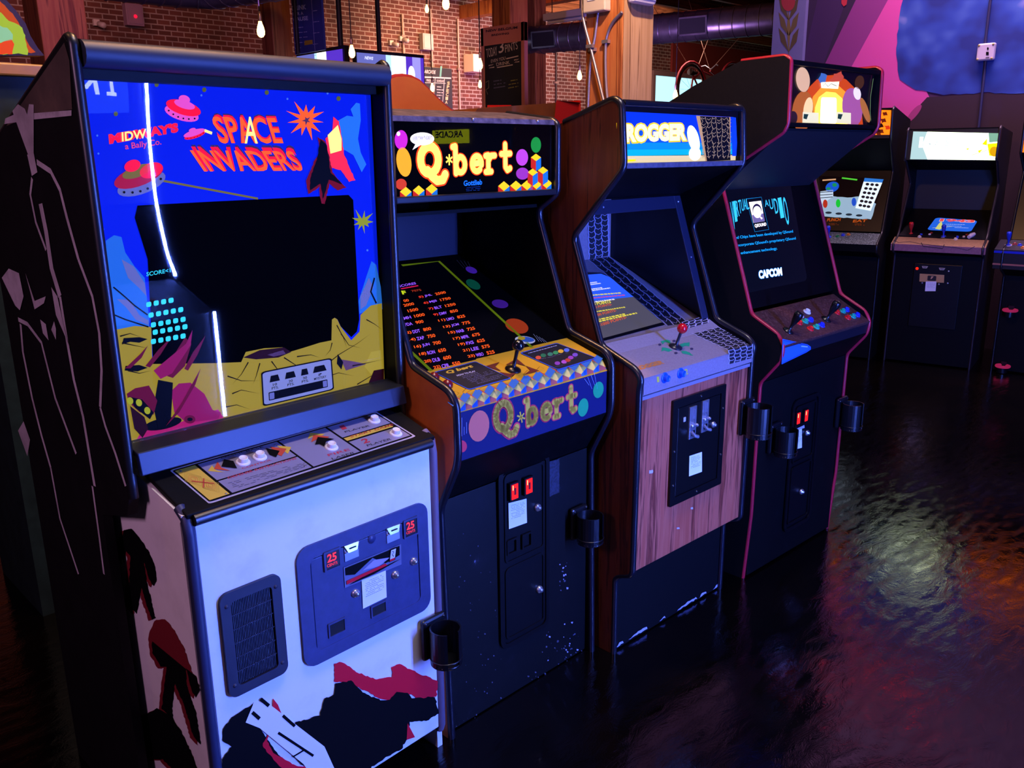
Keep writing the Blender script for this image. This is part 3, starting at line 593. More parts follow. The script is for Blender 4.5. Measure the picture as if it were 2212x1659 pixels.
# flat magenta machinery
A.poly([(290, 956), (305, 930), (360, 922), (420, 900), (470, 884), (482, 902), (380, 930), (300, 950)], PNK, 5)
A.poly([(368, 845), (385, 828), (410, 826), (440, 850), (458, 885), (476, 890), (470, 905), (400, 912), (375, 890)], MAG, 6)
A.poly([(344, 800), (372, 770), (398, 728), (412, 742), (398, 790), (372, 816), (360, 812)], MAGD, 7); A.poly([(330, 800), (400, 742), (414, 712), (410, 745), (370, 806), (345, 818)], MAG, 8)
for q in ([(268, 795), (300, 765), (318, 745), (304, 772), (280, 795)], [(312, 790), (340, 755), (370, 725), (345, 765), (322, 793)], [(396, 796), (415, 760), (442, 724), (425, 765), (404, 800)], [(356, 920), (390, 870), (432, 794), (420, 830), (385, 890)]): A.poly(q, MAGD, 9)
A.poly([(340, 820), (372, 826), (368, 900), (340, 925), (330, 880)], INK, 7)
A.poly([(272, 850), (290, 838), (320, 832), (338, 865), (330, 895), (300, 890), (276, 868)], MAGD, 8); A.poly([(276, 856), (305, 862), (330, 890), (322, 905), (290, 880)], INK, 9)
for x, y in ((279, 865), (298, 869), (316, 886)): A.ell(x, y, 6.5, 8, mat('#c9cc22', .6, 0, .5), 10, -20)
A.poly([(279, 876), (310, 900), (318, 925), (306, 945), (288, 925)], MAR, 9); A.ell(408, 905, 12, 9, MAGD, 9, 0); A.ell(408, 905, 6, 4, INK, 10)
A.ell(350, 915, 42, 12, INK, 6, -12)
# screen window
A.poly([(446, 436), (752, 421), (762, 432), (775, 690), (770, 716), (758, 728), (735, 705), (728, 690), (722, 686), (716, 690), (715, 735), (690, 740), (652, 752), (618, 762), (610, 750), (570, 752), (530, 760), (520, 782), (470, 784), (330, 786), (318, 560), (290, 470), (296, 444)], DK, 4)
# upper art
OUTD = mat('#5a0a18', .6)
A.text('SPACE', (474, 310), (610, 310), (455, 244), OUTD, 4, .03); A.text('INVADERS', (440, 369), (655, 366), (412, 312), OUTD, 4, .03)
A.text('SPACE', (474, 310), (611, 310), (455, 247), RDE, 5, .035); A.text('INVADERS', (441, 370), (656, 368), (411, 316), RDE, 5, .035)
A.text('SPACE', (474, 310), (611, 310), (453, 251), ORE, 6, .015); A.text('INVADERS', (440, 371), (656, 369), (408, 324), ORE, 6, .015)
A.text('A', (527, 310), (555, 310), (524, 252), YLE, 7, .01)  # brighter letter paints in the hot spot of the backlight
A.star(660, 259, 41, 17, 11, ORE, 5, 8, .22); A.star(661, 260, 12, 4, 5, mat('#8a2a20', .6), 6, 30, .3); A.star(782, 479, 24, 9, 9, mat('#c8d02a', .6, 0, .4), 5, 0, .3)
A.text("MIDWAY'S", (236, 311), (384, 285), (234, 290), RDE, 5, .05, mat('#ff4a6a', .6, 0, .7), .03); A.text('IDW', (262, 306), (315, 298), (261, 286), YLE, 7, .02)
A.text('a Bally Co.', (270, 327), (348, 316), (268, 310), mat('#ff4a7a', .6, 0, .75), 5, .012)
def saucer(cx, cy, rx, ry, rot, cols):
    r = radians(rot); T = lambda x, y: (cx + x * cos(r) - y * sin(r), cy + x * sin(r) + y * cos(r))
    a, b_ = T(0, ry * .5); A.ell(a, b_, rx * .98, ry * .72, cols[1], 6, rot); A.ell(*T(0, -ry * .1), rx, ry * .72, cols[0], 7, rot); A.ell(*T(0, -ry * .45), rx * .6, ry * .42, cols[2], 8, rot); A.ell(*T(-rx * .1, -ry * .95), rx * .32, ry * .42, cols[3], 9, rot)
    for k in range(6): A.ell(*T(-rx * .75 + k * rx * .3, ry * (.98 - .5 * ((k - 2.5) / 3) ** 2)), rx * .05, ry * .09, INK, 10, rot)
saucer(394, 235, 39, 21, 17, (RDE, PKE, PKE, PKE)); saucer(299, 383, 56, 30, -20, (mat('#d8183c', .6, 0, .5), PLV, mat('#b8a028', .6, 0, .3), RDE)); A.ell(325, 368, 26, 16, RDE, 8, -20)
saucer(418, 288, 24, 9, -18, (PKE, RDE, PKE, PKE)); A.line([(440, 282), (456, 288)], .006, YLE, 8)
A.line([(348, 390), (556, 429)], .0045, mat('#a89a3a', .6, 0, .35), 5)
A.poly([(768, 222), (776, 224), (778, 260), (772, 300), (778, 330), (790, 355), (780, 372), (762, 335), (745, 325), (732, 320), (726, 262), (748, 250), (762, 252), (756, 236)], mat('#2c84ff', .6, 0, .7), 5)
A.blob([(718, 252), (730, 262), (738, 300), (742, 335), (766, 390), (752, 392), (735, 368), (712, 362), (706, 330), (702, 300), (716, 285)], mat('#ff2a4a', .6, 0, 1.0), 6, 1.0, 5); A.poly([(706, 292), (728, 270), (736, 300), (736, 325), (712, 332)], YLE, 7)
A.blob([(684, 296), (700, 305), (708, 330), (716, 372), (746, 405), (728, 412), (710, 396), (700, 440), (692, 440), (688, 404), (664, 420), (660, 390), (676, 350), (690, 330)], mat('#b8142c', .6, 0, .25), 7, 1, 5); A.blob([(690, 300), (704, 315), (712, 372), (738, 398), (708, 388), (696, 430), (690, 396), (668, 412), (668, 385), (682, 345)], INK, 8, 1, 5)
random.seed(12)
for k in range(46):
    x, y = random.uniform(205, 800), random.uniform(195, 560)
    if (350 < x < 790 and 225 < y) or (225 < x < 400 and y > 270): continue
    big = k % 4 == 0; A.ell(x, y, 4.5 if big else 2.2, 5 if big else 2.4, mat('#8f9430', .6, 0, .3) if big else mat('#5a92ff', .6, 0, .5), 5, 0, 10)
for x, y in ((249, 246), (337, 183), (440, 194), (575, 200), (730, 213), (205, 412)): A.ell(x, y, 4.6, 5.2, mat('#8f9430', .6, 0, .3), 5, 0, 12)
# score card
q = ((564, 805), (711, 775), (716, 839), (568, 874)); A.poly(rrect([bil(q, -.02, -.04), bil(q, 1.02, -.04), bil(q, 1.02, 1.04), bil(q, -.02, 1.04)], .06), INK, 11); A.poly(rrect(q, .06), mat('#b9c2ec', .6, 0, .35), 12)
for s_, w_ in ((.17, .075), (.40, .08), (.61, .055), (.83, .10)):
    A.poly([bil(q, s_ - w_, .34), bil(q, s_ - w_ * .7, .14), bil(q, s_ + w_ * .7, .14), bil(q, s_ + w_, .34)], INK, 13)
for s_, t1, t2 in ((.17, '10', 'PTS.'), (.40, '20', 'PTS.'), (.61, '30', 'PTS.'), (.83, '?', 'MYSTERY')):
    w_ = .05 if len(t2) < 5 else .09; A.text(t1, bil(q, s_ - .03, .47), bil(q, s_ + .03, .47), bil(q, s_ - .03, .39), INK, 13, .01); A.text(t2, bil(q, s_ - w_, .58), bil(q, s_ + w_, .58), bil(q, s_ - w_, .50), INK, 13, .01)
A.poly(rrect([bil(q, .07, .64), bil(q, .93, .64), bil(q, .93, .90), bil(q, .07, .90)], .05), INK, 13); A.poly(rrect([bil(q, .08, .67), bil(q, .15, .67), bil(q, .15, .87), bil(q, .08, .87)], .1), PLV, 14); A.poly(rrect([bil(q, .86, .67), bil(q, .92, .67), bil(q, .92, .87), bil(q, .86, .87)], .1), PLV, 14)
A.done('bezel_artwork')
# screen image: cyan rows and score line
A = Art(c, (0, BV - .0042, 0), (0, -1, 0), .0004); CY = mat('#38e0ee', .5, 0, .9)
A.text('SCORE<1', (316, 597), (368, 588), (316, 588), CY, 1, .012)
for r, (y, n0, xs) in enumerate(((658, 0, 321), (681, 0, 326), (702, 0, 331), (718, 0, 335), (738, 0, 331))):
    for k in range(5 if r else 4):
        x = xs + k * 16.0; yy = y - k * 2.9 + r * 0; A.poly(rrect(((x - 5.5, yy - 5), (x + 5.5, yy - 7), (x + 6, yy + 4), (x - 5, yy + 6)), .3, 3), CY, 1)
A.done('screen_image')
g = MB(); g.box((-.02, .180, 1.064), (.702, .183, 1.82)); c.part('bezel_glass', g, GLASS)
# pale brush strokes on the head side
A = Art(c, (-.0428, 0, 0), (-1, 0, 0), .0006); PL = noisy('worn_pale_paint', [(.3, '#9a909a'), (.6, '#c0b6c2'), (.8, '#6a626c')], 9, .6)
A.poly([(139, 92), (150, 130), (156, 236), (80, 246), (14, 272), (60, 205)], noisy('brown_glare_paint', [(.3, '#3a2e2c'), (.6, '#52423c'), (.8, '#6a5448')], 9, .7), 0.5)  # warm glare on the glossy black side, painted as a brown patch
A.poly([(12, 256), (30, 248), (155, 238), (155, 250), (75, 258), (10, 268)], PL, 1)
A.poly([(28, 240), (40, 225), (55, 235), (60, 248), (64, 225), (74, 226), (74, 330), (62, 334), (44, 285)], PL, 2)
A.poly([(60, 334), (74, 330), (82, 372), (70, 380)], PL, 2)
for p, w in (([(80, 350), (110, 370), (130, 410), (145, 470), (170, 560)], .012), ([(70, 385), (66, 420), (78, 480), (100, 540)], .010), ([(88, 440), (100, 500), (112, 580), (130, 640)], .022), ([(170, 560), (200, 640), (215, 720), (220, 800), (217, 880)], .011), ([(217, 880), (228, 920), (250, 980), (272, 1050)], .010), ([(130, 640), (146, 740), (160, 820), (180, 900), (205, 1050)], .013), ([(40, 690), (60, 700), (90, 740), (120, 860), (165, 980)], .011), ([(45, 700), (50, 760), (70, 860), (90, 940), (110, 1010)], .012), ([(110, 1010), (130, 1120), (170, 1240)], .010), ([(200, 1050), (215, 1160), (225, 1240)], .009)): A.line(p, w, PL, 1)
for q in ([(5, 600), (20, 580), (42, 590), (52, 640), (44, 670), (34, 660)], [(112, 620), (125, 640), (138, 700), (160, 800), (150, 745), (122, 680)], [(88, 690), (100, 700), (106, 735), (94, 720)], [(118, 694), (122, 710), (122, 734), (112, 712)], [(56, 590), (66, 620), (76, 650), (100, 640), (96, 655), (76, 668)], [(40, 930), (52, 910), (66, 950), (60, 985)]): A.poly(q, PL, 2)
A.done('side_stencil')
# ================================================================ second cabinet: yellow and blue cube pattern
c = Th('arcade_cabinet', 'black arcade cabinet with orange sides and a yellow and blue cube patterned control panel', 'arcade cabinet', (1.374, 1.672, 0), .2, 'arcade cabinets in the front row')
c2 = c; W2 = .655
P2 = [(.0, .0), (.015, .72), (-.058, .86), (-.066, .90), (-.064, 1.03), (-.040, 1.062), (.112, 1.105), (.240, 1.455), (.240, 1.487), (.163, 1.535), (.163, 1.738), (.185, 1.752), (.38, 1.778), (.75, 1.74), (.75, 0)]
OSIDE = noisy('orange_cabinet_paint', [(.3, '#b05014'), (.7, '#c9651c')], 12, .5)
NAVYT = mat('#14151f', .3, 0, 0, .65)
for a0, a1 in ((0, .018), (W2, W2 - .018)): sidepanel(c, a0, a1, P2, OSIDE, trim=NAVYT, front=P2[:13])
m = MB(); m.box((.018, .735, .02), (W2 - .018, .75, 1.73), BLACK); c.part('back_panel', m)
slab(c, 'front_panel', .018, W2 - .018, (.02, .004), (.022, .735), noisy('scuffed_black_laminate', [(.30, '#040406'), (.60, '#07070a'), (.70, '#0c0c12'), (.745, '#22222e'), (.78, '#8b8b9e')], 17, .5, detail=10, spec=.25))
slab(c, 'under_panel', .018, W2 - .018, (.022, .738), (-.054, .868), BLACK)
BLUEP = mat('#12184e', .6, 0, 0, .2); CREAM = mat('#dcb83c', .6, 0, 0, .2); HOT = mat('#e03c4c', .6, 0, 0, .2); TEAL = mat('#22a862', .6, 0, 0, .2); YP = mat('#bf9216', .5); RP = mat('#b02a24', .5); BP = mat('#2464b0', .5); PP = mat('#a4524a', .5); CP = mat('#e6c858', .5)
slab(c, 'panel_apron', .018, W2 - .018, (-.054, .870), (-.055, 1.004), BLUEP, .014, 0)
A = Art(c, (0, -.0548, 0), (0, -1, 0), .0006)
for wk, m_, L in ((.29, HOT, 1), (.20, CREAM, 2)):
    A.fat('Q', (1062, 950), (1118, 936), (1060, 871), wk, m_, L); A.fat('bert', (1136, 922), (1250, 886), (1134, 862), wk, m_, L)
for k in range(6):
    t = radians(60 * k + 15); A.line([(1125, 901), (1125 + 9 * cos(t), 901 + 12 * sin(t))], .005, CREAM, 2)
A.ell(997, 964, 11, 13, HOT, 2); A.ell(993, 955, 3, 4, mat('#f0c8d8', .5), 3)
for k in range(5): A.line([(987 + k * 5, 948 - k * 3), (987 + k * 5, 922 - (k % 3) * 10)], .0012, mat('#9fb0e8', .5), 2)
A.ell(1034, 920, 22, 34, mat('#e4745a', .6, 0, 0, .2), 2, 8)
A.ell(1259, 880, 11, 20, TEAL, 2, 10); A.ell(1292, 842, 11, 18, TEAL, 2, 10)
for k in range(4): A.line([(1262 + k * 7, 818 - k * 4), (1272 + k * 6, 832 + (k % 2) * 8)], .001, mat('#9fb0e8', .5), 2)
A.done('apron_artwork')
slab(c, 'panel_lip', .018, W2 - .018, (-.055, 1.004), (-.030, 1.042), YP, .012, 0)
LIP, TOP0, TOP1 = (-.055, 1.004), (-.030, 1.042), (.112, 1.084)
slab(c, 'control_panel', .018, W2 - .018, TOP0, TOP1, YP, .012, 0)
p0, pn = seg(LIP, TOP0); A = Art(c, p0, pn, .0005); q0, qn = seg(TOP0, TOP1); B = Art(c, q0, qn, .0005)
e = Vector((26.2, -7.6))
for k in range(13):
    b = Vector((984, 892)) + e * (k + .35); C = b + Vector((-1.5, -15)); L_, R_, T_, D_ = C - e / 2, C + e / 2, C + Vector((-1.5, -12)), C + Vector((1.5, 10))
    if k == 12: R_ = C + e * .3
    A.poly([L_, T_, R_, D_], CP, 2); A.poly([D_, R_, b + e / 2, b + Vector((1, 0))], BP, 1); A.poly([L_, D_, b + Vector((1, 0)), b - e / 2], PP, 1)
    U = Vector((-13, -9.5)); B.poly([T_, R_, R_ + U, T_ + U], RP, 1); B.poly([L_, T_, T_ + U, L_ + U * .9], BP, 1)
    if k in (0, 1, 2, 5, 6, 7): V2 = T_ + U + Vector((5, 0)); B.poly([V2 - e * .35, V2 + Vector((0, -7)), V2 + e * .35, V2 + Vector((-4, 6))], YP, 2); B.line([V2 - e * .35, V2 + Vector((0, -7)), V2 + e * .35], .001, INK, 3)
A.done('lip_pattern')
CARD = mat('#0d0e1e', .5); CB = mat('#2a52c8', .5)
for q in (((940, 806), (1027, 783), (1101, 818), (1013, 842)), ((1126, 764), (1203, 743), (1286, 774), (1205, 799))):
    B.poly(rrect([bil(q, -.02, -.03), bil(q, 1.02, -.03), bil(q, 1.02, 1.03), bil(q, -.02, 1.03)], .05), CB, 4); B.poly(rrect(q, .05), CARD, 5)
q = ((940, 806), (1027, 783), (1101, 818), (1013, 842))
B.text('Q bert', (966, 811), (1023, 796), (961, 804), mat('#c9a52c', .5), 6, .05); B.text('HOW TO PLAY', (988, 815), (1028, 805), (985, 812), mat('#b8bcd8', .5), 6, .02)
B.dashes([bil(q, .22, .42), bil(q, .92, .42), bil(q, .95, .92), bil(q, .25, .92)], 8, mat('#7c80a8', .5), 6, .0011, 9)
q = ((1126, 764), (1203, 743), (1286, 774), (1205, 799)); B.dashes([bil(q, .05, .04), bil(q, .9, .04), bil(q, .9, .14), bil(q, .05, .14)], 1, mat('#a8acd0', .5), 6, .003, 2, 1)
for i, (s_, t_, m_) in enumerate(((.10, .36, '#c04a2c'), (.27, .33, '#1c6a44'), (.43, .36, '#2c7a5c'), (.58, .36, '#2a8a4c'), (.72, .36, '#c9a52c'), (.86, .38, '#4a6ac8'), (.2, .78, '#7a3a9a'), (.36, .80, '#9a4aa8'), (.48, .78, '#a8382c'), (.62, .72, '#8a3aa0'), (.80, .66, '#6a4ab0'))):
    x, y = bil(q, s_, t_); B.ell(x, y, 6, 4, mat(m_, .5), 6)
    B.dashes([(x - 6, y + 6), (x + 6, y + 4), (x + 6, y + 7), (x - 6, y + 9)], 1, mat('#8084ac', .5), 6, .001, i)
for q in ([(1048, 788), (1078, 789), (1082, 797), (1074, 795), (1096, 806), (1088, 780), (1108, 776)],): pass
AR = mat('#5a1c14', .5)
for dx, dy in ((-1, .0), (1, .0), (.15, -1), (-.15, 1)):
    ox, oy = 1107 + dx * 42, 797 + dx * 4 + dy * 16; tx, ty = 1107 + dx * 58, 797 + dx * 5 + dy * 22
    px_, py_ = (-dy * 16, 9) if dx not in (-1, 1) else (4, 9)
    if abs(dx) == 1: B.poly([(tx, ty), (ox - dx * 14, oy - 10), (ox - dx * 4, oy), (ox - dx * 18, oy + 10)], AR, 4)
    else: B.poly([(tx, ty), (ox - 22, oy - dy * 8), (ox, oy - dy * 4), (ox + 22, oy - dy * 10)], AR, 4)
B.done('control_overlay')
joystick(c, c.hit(1108, 799, q0, qn), qn, mat('#101014', .18, 0, 0, .8), mat('#0c0c10', .3), .078, .0175)
for x, y, t in ((937, 817, '1'), (966, 833, '2')): button(c, c.hit(x, y, q0, qn), qn, mat('#6e1418', .25, 0, .04, .6), .0155, dome=True)
# coin door
STL = noisy('black_coin_door', [(.3, '#060609'), (.7, '#0b0b10')], 60, .38, spec=.35)
cd = MB(); ring(cd, .228, .447, .178, .775, .016, .018, .012, STL, .035); rplate(cd, .242, .433, .192, .761, .0165, .003, STL, .03); fo = c.part('coin_door', cd, STL)
for z0_, z1_, nm in ((.462, .748, 'upper_door'), (.205, .448, 'lower_door')):
    d = MB(); ring(d, .252, .424, z0_, z1_, .007, .016, .0125, STL, .018); c.part(nm, d, STL, fo)
DV = (0, .0138, 0)
for x, y in ((1107, 1060), (1138, 1048)):
    p = c.hit(x, y, DV, (0, -1, 0)); m = MB(); m.box((p.x - .019, .004, p.z - .028), (p.x + .019, .0145, p.z + .028), STL); m.box((p.x - .013, .0025, p.z - .023), (p.x + .013, .0042, p.z + .023), mat('#ff1a20', .3, 0, 1.9, .5, None, True)); m.box((p.x - .004, .0015, p.z - .010), (p.x + .004, .0027, p.z + .012), mat('#7a0c10', .4)); m.box((p.x - .010, .0018, p.z + .006), (p.x - .007, .0027, p.z + .021), mat('#ffb070', .3, 0, 3)); c.part('coin_slot', m, None, fo, .0015)
notice(c, (0, .0128, 0), (0, -1, 0), ((1098, 1087), (1137, 1077), (1138, 1129), (1099, 1143)), fo, 8)
for x, y in ((1161, 1096), (1165, 1273)): lock(c, c.hit(x, y, DV, (0, -1, 0)), (0, -1, 0), fo, .012)
for x, y in ((1105, 1180), (1137, 1167)):
    p = c.hit(x, y, DV, (0, -1, 0)); m = MB(); ring(m, p.x - .022, p.x + .022, p.z - .025, p.z + .025, .006, .0135, .009, STL, .004); c.part('coin_return', m, STL, fo)
A = Art(c, (0, .0195, 0), (0, -1, 0), .0006); A.blob([(1181, 1000), (1208, 990), (1208, 1063), (1182, 1075)], noisy('worn_sticker', [(.35, '#10101a'), (.6, '#2c2c40')], 120, .7), 1, .8, 6); A.done('worn_label')
cupholder(c, c.hit(1250, 1128, (0, .018, 0), (0, -1, 0)) + Vector((-.012, 0, 0)), h=.095, yaw=14, plate_w=.075)
# monitor well
slab(c, 'bezel_plate', .018, W2 - .018, TOP1, (.6, 1.318), mat('#010102', .7, 0, 0, .05), .012, 0)
slab(c, 'well_back', .018, W2 - .018, (.6, 1.318), (.6, 1.47), mat('#15162a', .4), .01, 0)
slab(c, 'well_ceiling', .018, W2 - .018, (.6, 1.47), (.240, 1.49), BLACK, .01, 0)
p0, pn = seg(TOP1, (.6, 1.318)); A = Art(c, p0, pn, .0006)
LG = mat('#7c9a10', .5, 0, .32); TO = mat('#ff5a1c', .5, 0, 1.0); TV = mat('#9a5cff', .5, 0, .95); TRD = mat('#ff3a28', .5, 0, .9)
A.clip = (.019, W2 - .02); A.poly([(820, 590), (868, 572), (948, 564), (1078, 700), (1000, 820), (840, 830), (820, 780)], mat('#020104', .7, 0, 0, .05), 1)
A.line([(868, 574), (948, 565), (1150, 752)], .011, LG, 2); A.line([(872, 746), (930, 800), (950, 818)], .011, LG, 2)
for x, y, rx, ry, rt, h in ((1018, 584, 13, 6.5, 20, '#5a2cc0'), (1022, 615, 17, 9, 28, '#0c6a4a'), (1080, 657, 18, 9, 10, '#5a2aa8'), (1116, 705, 26, 15, 18, '#d0481c'), (865, 790, 9, 8, 30, '#157a48')): A.ell(x, y, rx, ry, mat(h, .5, 0, .3), 2, rt)
A.ell(1134, 735, 22, 8, mat('#d8dcf0', .5, 0, .35), 2, 6); A.ell(1136, 734, 18, 5.5, mat('#3a6ad0', .5, 0, .3), 3, 6); A.ell(1126, 732, 8, 4, mat('#c9b02a', .5, 0, .35), 4)
for k in range(4): A.line([(986 + k * 8, 562 + k), (1002 + k * 5, 580)], .001, mat('#4a4a70', .5, 0, .2), 2); A.line([(1152 + k * 6, 722 + k * 3), (1164 + k * 6, 738 + k)], .0012, mat('#a0a8d8', .5, 0, .3), 2)
A.text('SCORES', (862, 622), (899, 615), (860, 617), TV, 3, .02); A.line([(866, 625), (903, 618)], .005, mat('#e01c50', .5, 0, .9), 3)
A.text('F', (869, 637), (878, 637), (866, 629), mat('#c8d820', .5, 0, 1), 3, .05); A.text('7075', (890, 632), (911, 629), (887, 628), mat('#b83a1c', .5, 0, .7), 3, .02)
def row(x, y, num, nam, sc, w, h=6.0, sk=-3.2):
    dy = -.20
    x0 = x
    if num: n_ = len(num) * 5.0; A.text(num, (x0, y), (x0 + n_, y + dy * n_), (x0 + sk, y - h), TRD if len(num) < 3 else TO, 3, .025); x0 += n_ + 2.5
    if nam: A.text(nam, (x0, y + dy * (x0 - x)), (x0 + 16, y + dy * (x0 + 16 - x)), (x0 + sk, y + dy * (x0 - x) - h), TV, 3, .025); x0 += 16 + 7
    if sc: n_ = len(sc) * 5.6; A.text(sc, (x0, y + dy * (x0 - x)), (x0 + n_, y + dy * (x0 + n_ - x)), (x0 + sk, y + dy * (x0 - x) - h), TO, 3, .025)
for i, (nm, sc) in enumerate((('JHL', '2500'), ('MJS', '1750'), ('BLT', '1250'), ('DMV', '850'), ('LMO', '825'), ('JCM', '775'), ('NAB', '725'), ('MFR', '675'), ('FXS', '625'), ('LEE', '575'), ('WBO', '525'))):
    nu = ('5)', '6)', '7)', '9)', '11)', '13)', '15)', '17)', '19)', '21)', '23)')[i]; t = i / 10
    row(906 + 106 * t, 646 + 128.5 * t + (0 if t < .5 else 1), nu, nm, sc, 0, 5.0 + 2.0 * t)
for i, (nu, nm, sc) in enumerate(((None, None, '00'), (None, None, '2000'), (None, None, '1500'), (None, 'MH', '1000'), (None, 'FDA', '900'), ('12)', 'DDT', '800'), ('14)', 'ZAP', '750'), ('16)', 'JUN', '700'), ('18)', 'RON', '650'), ('20)', 'DLB', '600'), ('22)', 'CPR', '550'))):
    xs = (873, 873, 882, 873, 876, 875, 884, 896, 907, 918, 938)[i]; ys = (654, 664, 676, 692, 706, 725, 740, 755, 771, 787, 800)[i]
    row(xs, ys, nu, nm, sc, 0, 5.4 + i * .25)
A.done('screen_image')
# marquee
MV = .180; BGM = mat('#010101', .8, 0, 0, .03)
m = MB(); m.box((.018, MV, 1.543), (W2 - .018, MV + .01, 1.742), BGM); c.part('marquee_panel', m, BGM)
A = Art(c, (0, MV - .0002, 0), (0, -1, 0), .0005)
LE = mat('#ffe070', .5, 0, 2.6, .5, '#ffd850', True); LO = mat('#ff3a08', .5, 0, 1.5)
for wk, m_, L in ((.33, LO, 1), (.24, LE, 2)):
    A.fat('Q', (898, 394), (964, 391), (896, 311), wk, m_, L); A.fat('bert', (979, 378), (1110, 369), (977, 313), wk * .86, m_, L)
for k in range(6):
    t = radians(60 * k + 30); A.line([(970, 345), (970 + 8 * cos(t), 345 + 12 * sin(t))], .005, mat('#ffd850', .5, 0, 1.6), 2)
MGB = mat('#d828c8', .5, 0, 1.0)
A.clip = (.019, W2 - .019); A.ell(866, 302, 14, 21, MGB, 2); A.ell(860, 289, 4, 5, mat('#ffd0f0', .5, 0, 1.5), 3); A.ell(872, 350, 16, 32, mat('#ffa81c', .5, 0, 1.2), 2, -8); A.ell(866, 398, 12, 12, mat('#e0401c', .5, 0, .9), 2)
WBL = mat('#fff4f0', .5, 0, 1.4); A.ell(911, 300, 26, 14, WBL, 4); A.poly([(898, 308), (910, 312), (890, 324)], WBL, 4); A.text('@!#?@!', (890, 304), (932, 302), (890, 294), mat('#9a8a90', .5), 5, .0)
cu = (mat('#ffc81c', .5, 0, 1.3), mat('#d8281c', .5, 0, .9), mat('#1c78d8', .5, 0, .9))
def cube(x, y, s_=13):
    A.poly([(x - s_, y), (x, y - s_ * .85), (x + s_, y), (x, y + s_ * .85)], cu[0], 2); A.poly([(x - s_, y), (x, y + s_ * .85), (x, y + s_ * 1.3), (x - s_, y + s_ * 1.05)], cu[1], 2); A.poly([(x + s_, y), (x, y + s_ * .85), (x, y + s_ * 1.3), (x + s_, y + s_ * 1.05)], cu[2], 2)
for x, y in ((876, 414), (904, 411), (932, 408), (1088, 402), (1114, 401), (1138, 400), (1158, 398), (1180, 396)): cube(x, y, 12.5)
def colm(x, y, h): A.poly([(x - 11, y), (x, y - 8), (x + 11, y), (x, y + 8)], cu[0], 3); A.poly([(x - 11, y), (x, y + 8), (x, y + h), (x - 11, y + h - 8)], cu[1], 3); A.poly([(x + 11, y), (x, y + 8), (x, y + h), (x + 11, y + h - 8)], cu[2], 3)
colm(1157, 340, 30); colm(1150, 372, 30); colm(1172, 368, 32)
A.ell(1127, 340, 13, 18, mat('#c84ad0', .5, 0, 1.0), 3); A.ell(1128, 375, 14, 13, mat('#a83ab8', .5, 0, .9), 3); A.ell(1157, 313, 11, 17, mat('#1c9a3c', .5, 0, .9), 3)
A.text('Gottlieb', (1001, 402), (1041, 399), (1001, 390), mat('#1c78ff', .5, 0, 1.0), 2, .03); A.dashes([(1006, 404), (1038, 401), (1038, 412), (1006, 414)], 3, mat('#1c58c8', .5, 0, .5), 2, .001, 6)
A.done('marquee_artwork')
g = MB(); g.box((.018, .168, 1.545), (W2 - .018, .1705, 1.742)); c.part('marquee_glass', g, GLASS)
m = MB(); m.box((.018, .158, 1.530), (W2 - .018, .182, 1.548), TRIM); c.part('marquee_retainer', m, TRIM, None, .003)
CAP = noisy('worn_top_board', [(.35, '#3a3038'), (.6, '#6a5a60'), (.75, '#8a7a7c')], 40, .5, detail=9)
m = MB(); m.plate([(.018, .166, 1.738), (.018, .170, 1.752), (.018, .19, 1.757), (.018, .38, 1.782), (.018, .74, 1.742), (.018, .74, 1.73), (.018, .38, 1.77), (.018, .20, 1.742)], (-1, 0, 0), W2 - .036, CAP); c.part('top_panel', m, CAP)
for a in (.30, .56): screw(c, (a, .164, 1.747), (0, -1, 0), CHROME, .004)

A = Art(c, (0, .0188, 0), (0, -1, 0), .0006); random.seed(21); wn = mat('#a8a4bc', .8); wn2 = mat('#4a4a5e', .8)
def scuff(x, y, r, m_): A.blob([(x - r, y - r * random.uniform(.3, 1.4)), (x + r, y - r * random.uniform(.4, 1)), (x + r * .7, y + r), (x - r * .8, y + r * random.uniform(.5, 1.6))], m_, 1, r * .25, 3)
for k in range(14): scuff(random.uniform(1206, 1226), random.uniform(1206, 1278), random.uniform(.8, 2.2), wn if k % 2 else wn2)
for k in range(34): scuff(random.gauss(1212, 20), random.gauss(1395, 22), random.uniform(.6, 2.0), wn2 if k % 3 else wn)
for k in range(40): scuff(random.uniform(985, 1085), random.uniform(1150, 1500), random.uniform(.5, 1.6), wn2)
for k in range(26): t_ = random.random(); scuff(975 + 300 * t_, 1590 - 192 * t_ - random.uniform(2, 26), random.uniform(.6, 1.8), wn2)
A.line([(973, 1594), (1060, 1539), (1160, 1476), (1274, 1403)], .004, mat('#8a86a4', .8), 1); A.done('scuff_marks')
# ================================================================ third cabinet: woodgrain with lilac panel and tyre tracks
c = Th('arcade_cabinet', 'woodgrain arcade cabinet with a lilac control panel, red ball joystick and tyre tracks', 'arcade cabinet', (2.054, 1.612, 0), -1.2, 'arcade cabinets in the front row')
c3 = c; W3 = .66
P3 = [(.0, .0), (.0, .282), (-.02, .30), (-.072, .318), (-.078, .95), (-.086, .985), (-.06, 1.012), (.0, 1.034), (.075, 1.062), (.196, 1.388), (.190, 1.41), (.0, 1.612), (.014, 1.79), (.04, 1.807), (.24, 1.746), (.70, 1.60), (.70, 0)]
SWOOD = woodmat('dark_red_woodgrain', '#2e120c', '#4c2014', '#5a2a1a', 'Z', 16, .4, .4)
for a0, a1 in ((0, .018), (W3, W3 - .018)): sidepanel(c, a0, a1, P3, SWOOD, trim=NAVYT, front=P3[:15])
m = MB(); m.box((.018, .685, .02), (W3 - .018, .70, 1.595), BLACK); m.plate([(.018, .04, 1.80), (.018, .24, 1.74), (.018, .69, 1.597), (.018, .69, 1.58), (.018, .24, 1.724), (.018, .04, 1.785)], (-1, 0, 0), W3 - .036, BLACK); c.part('back_and_top_panel', m)
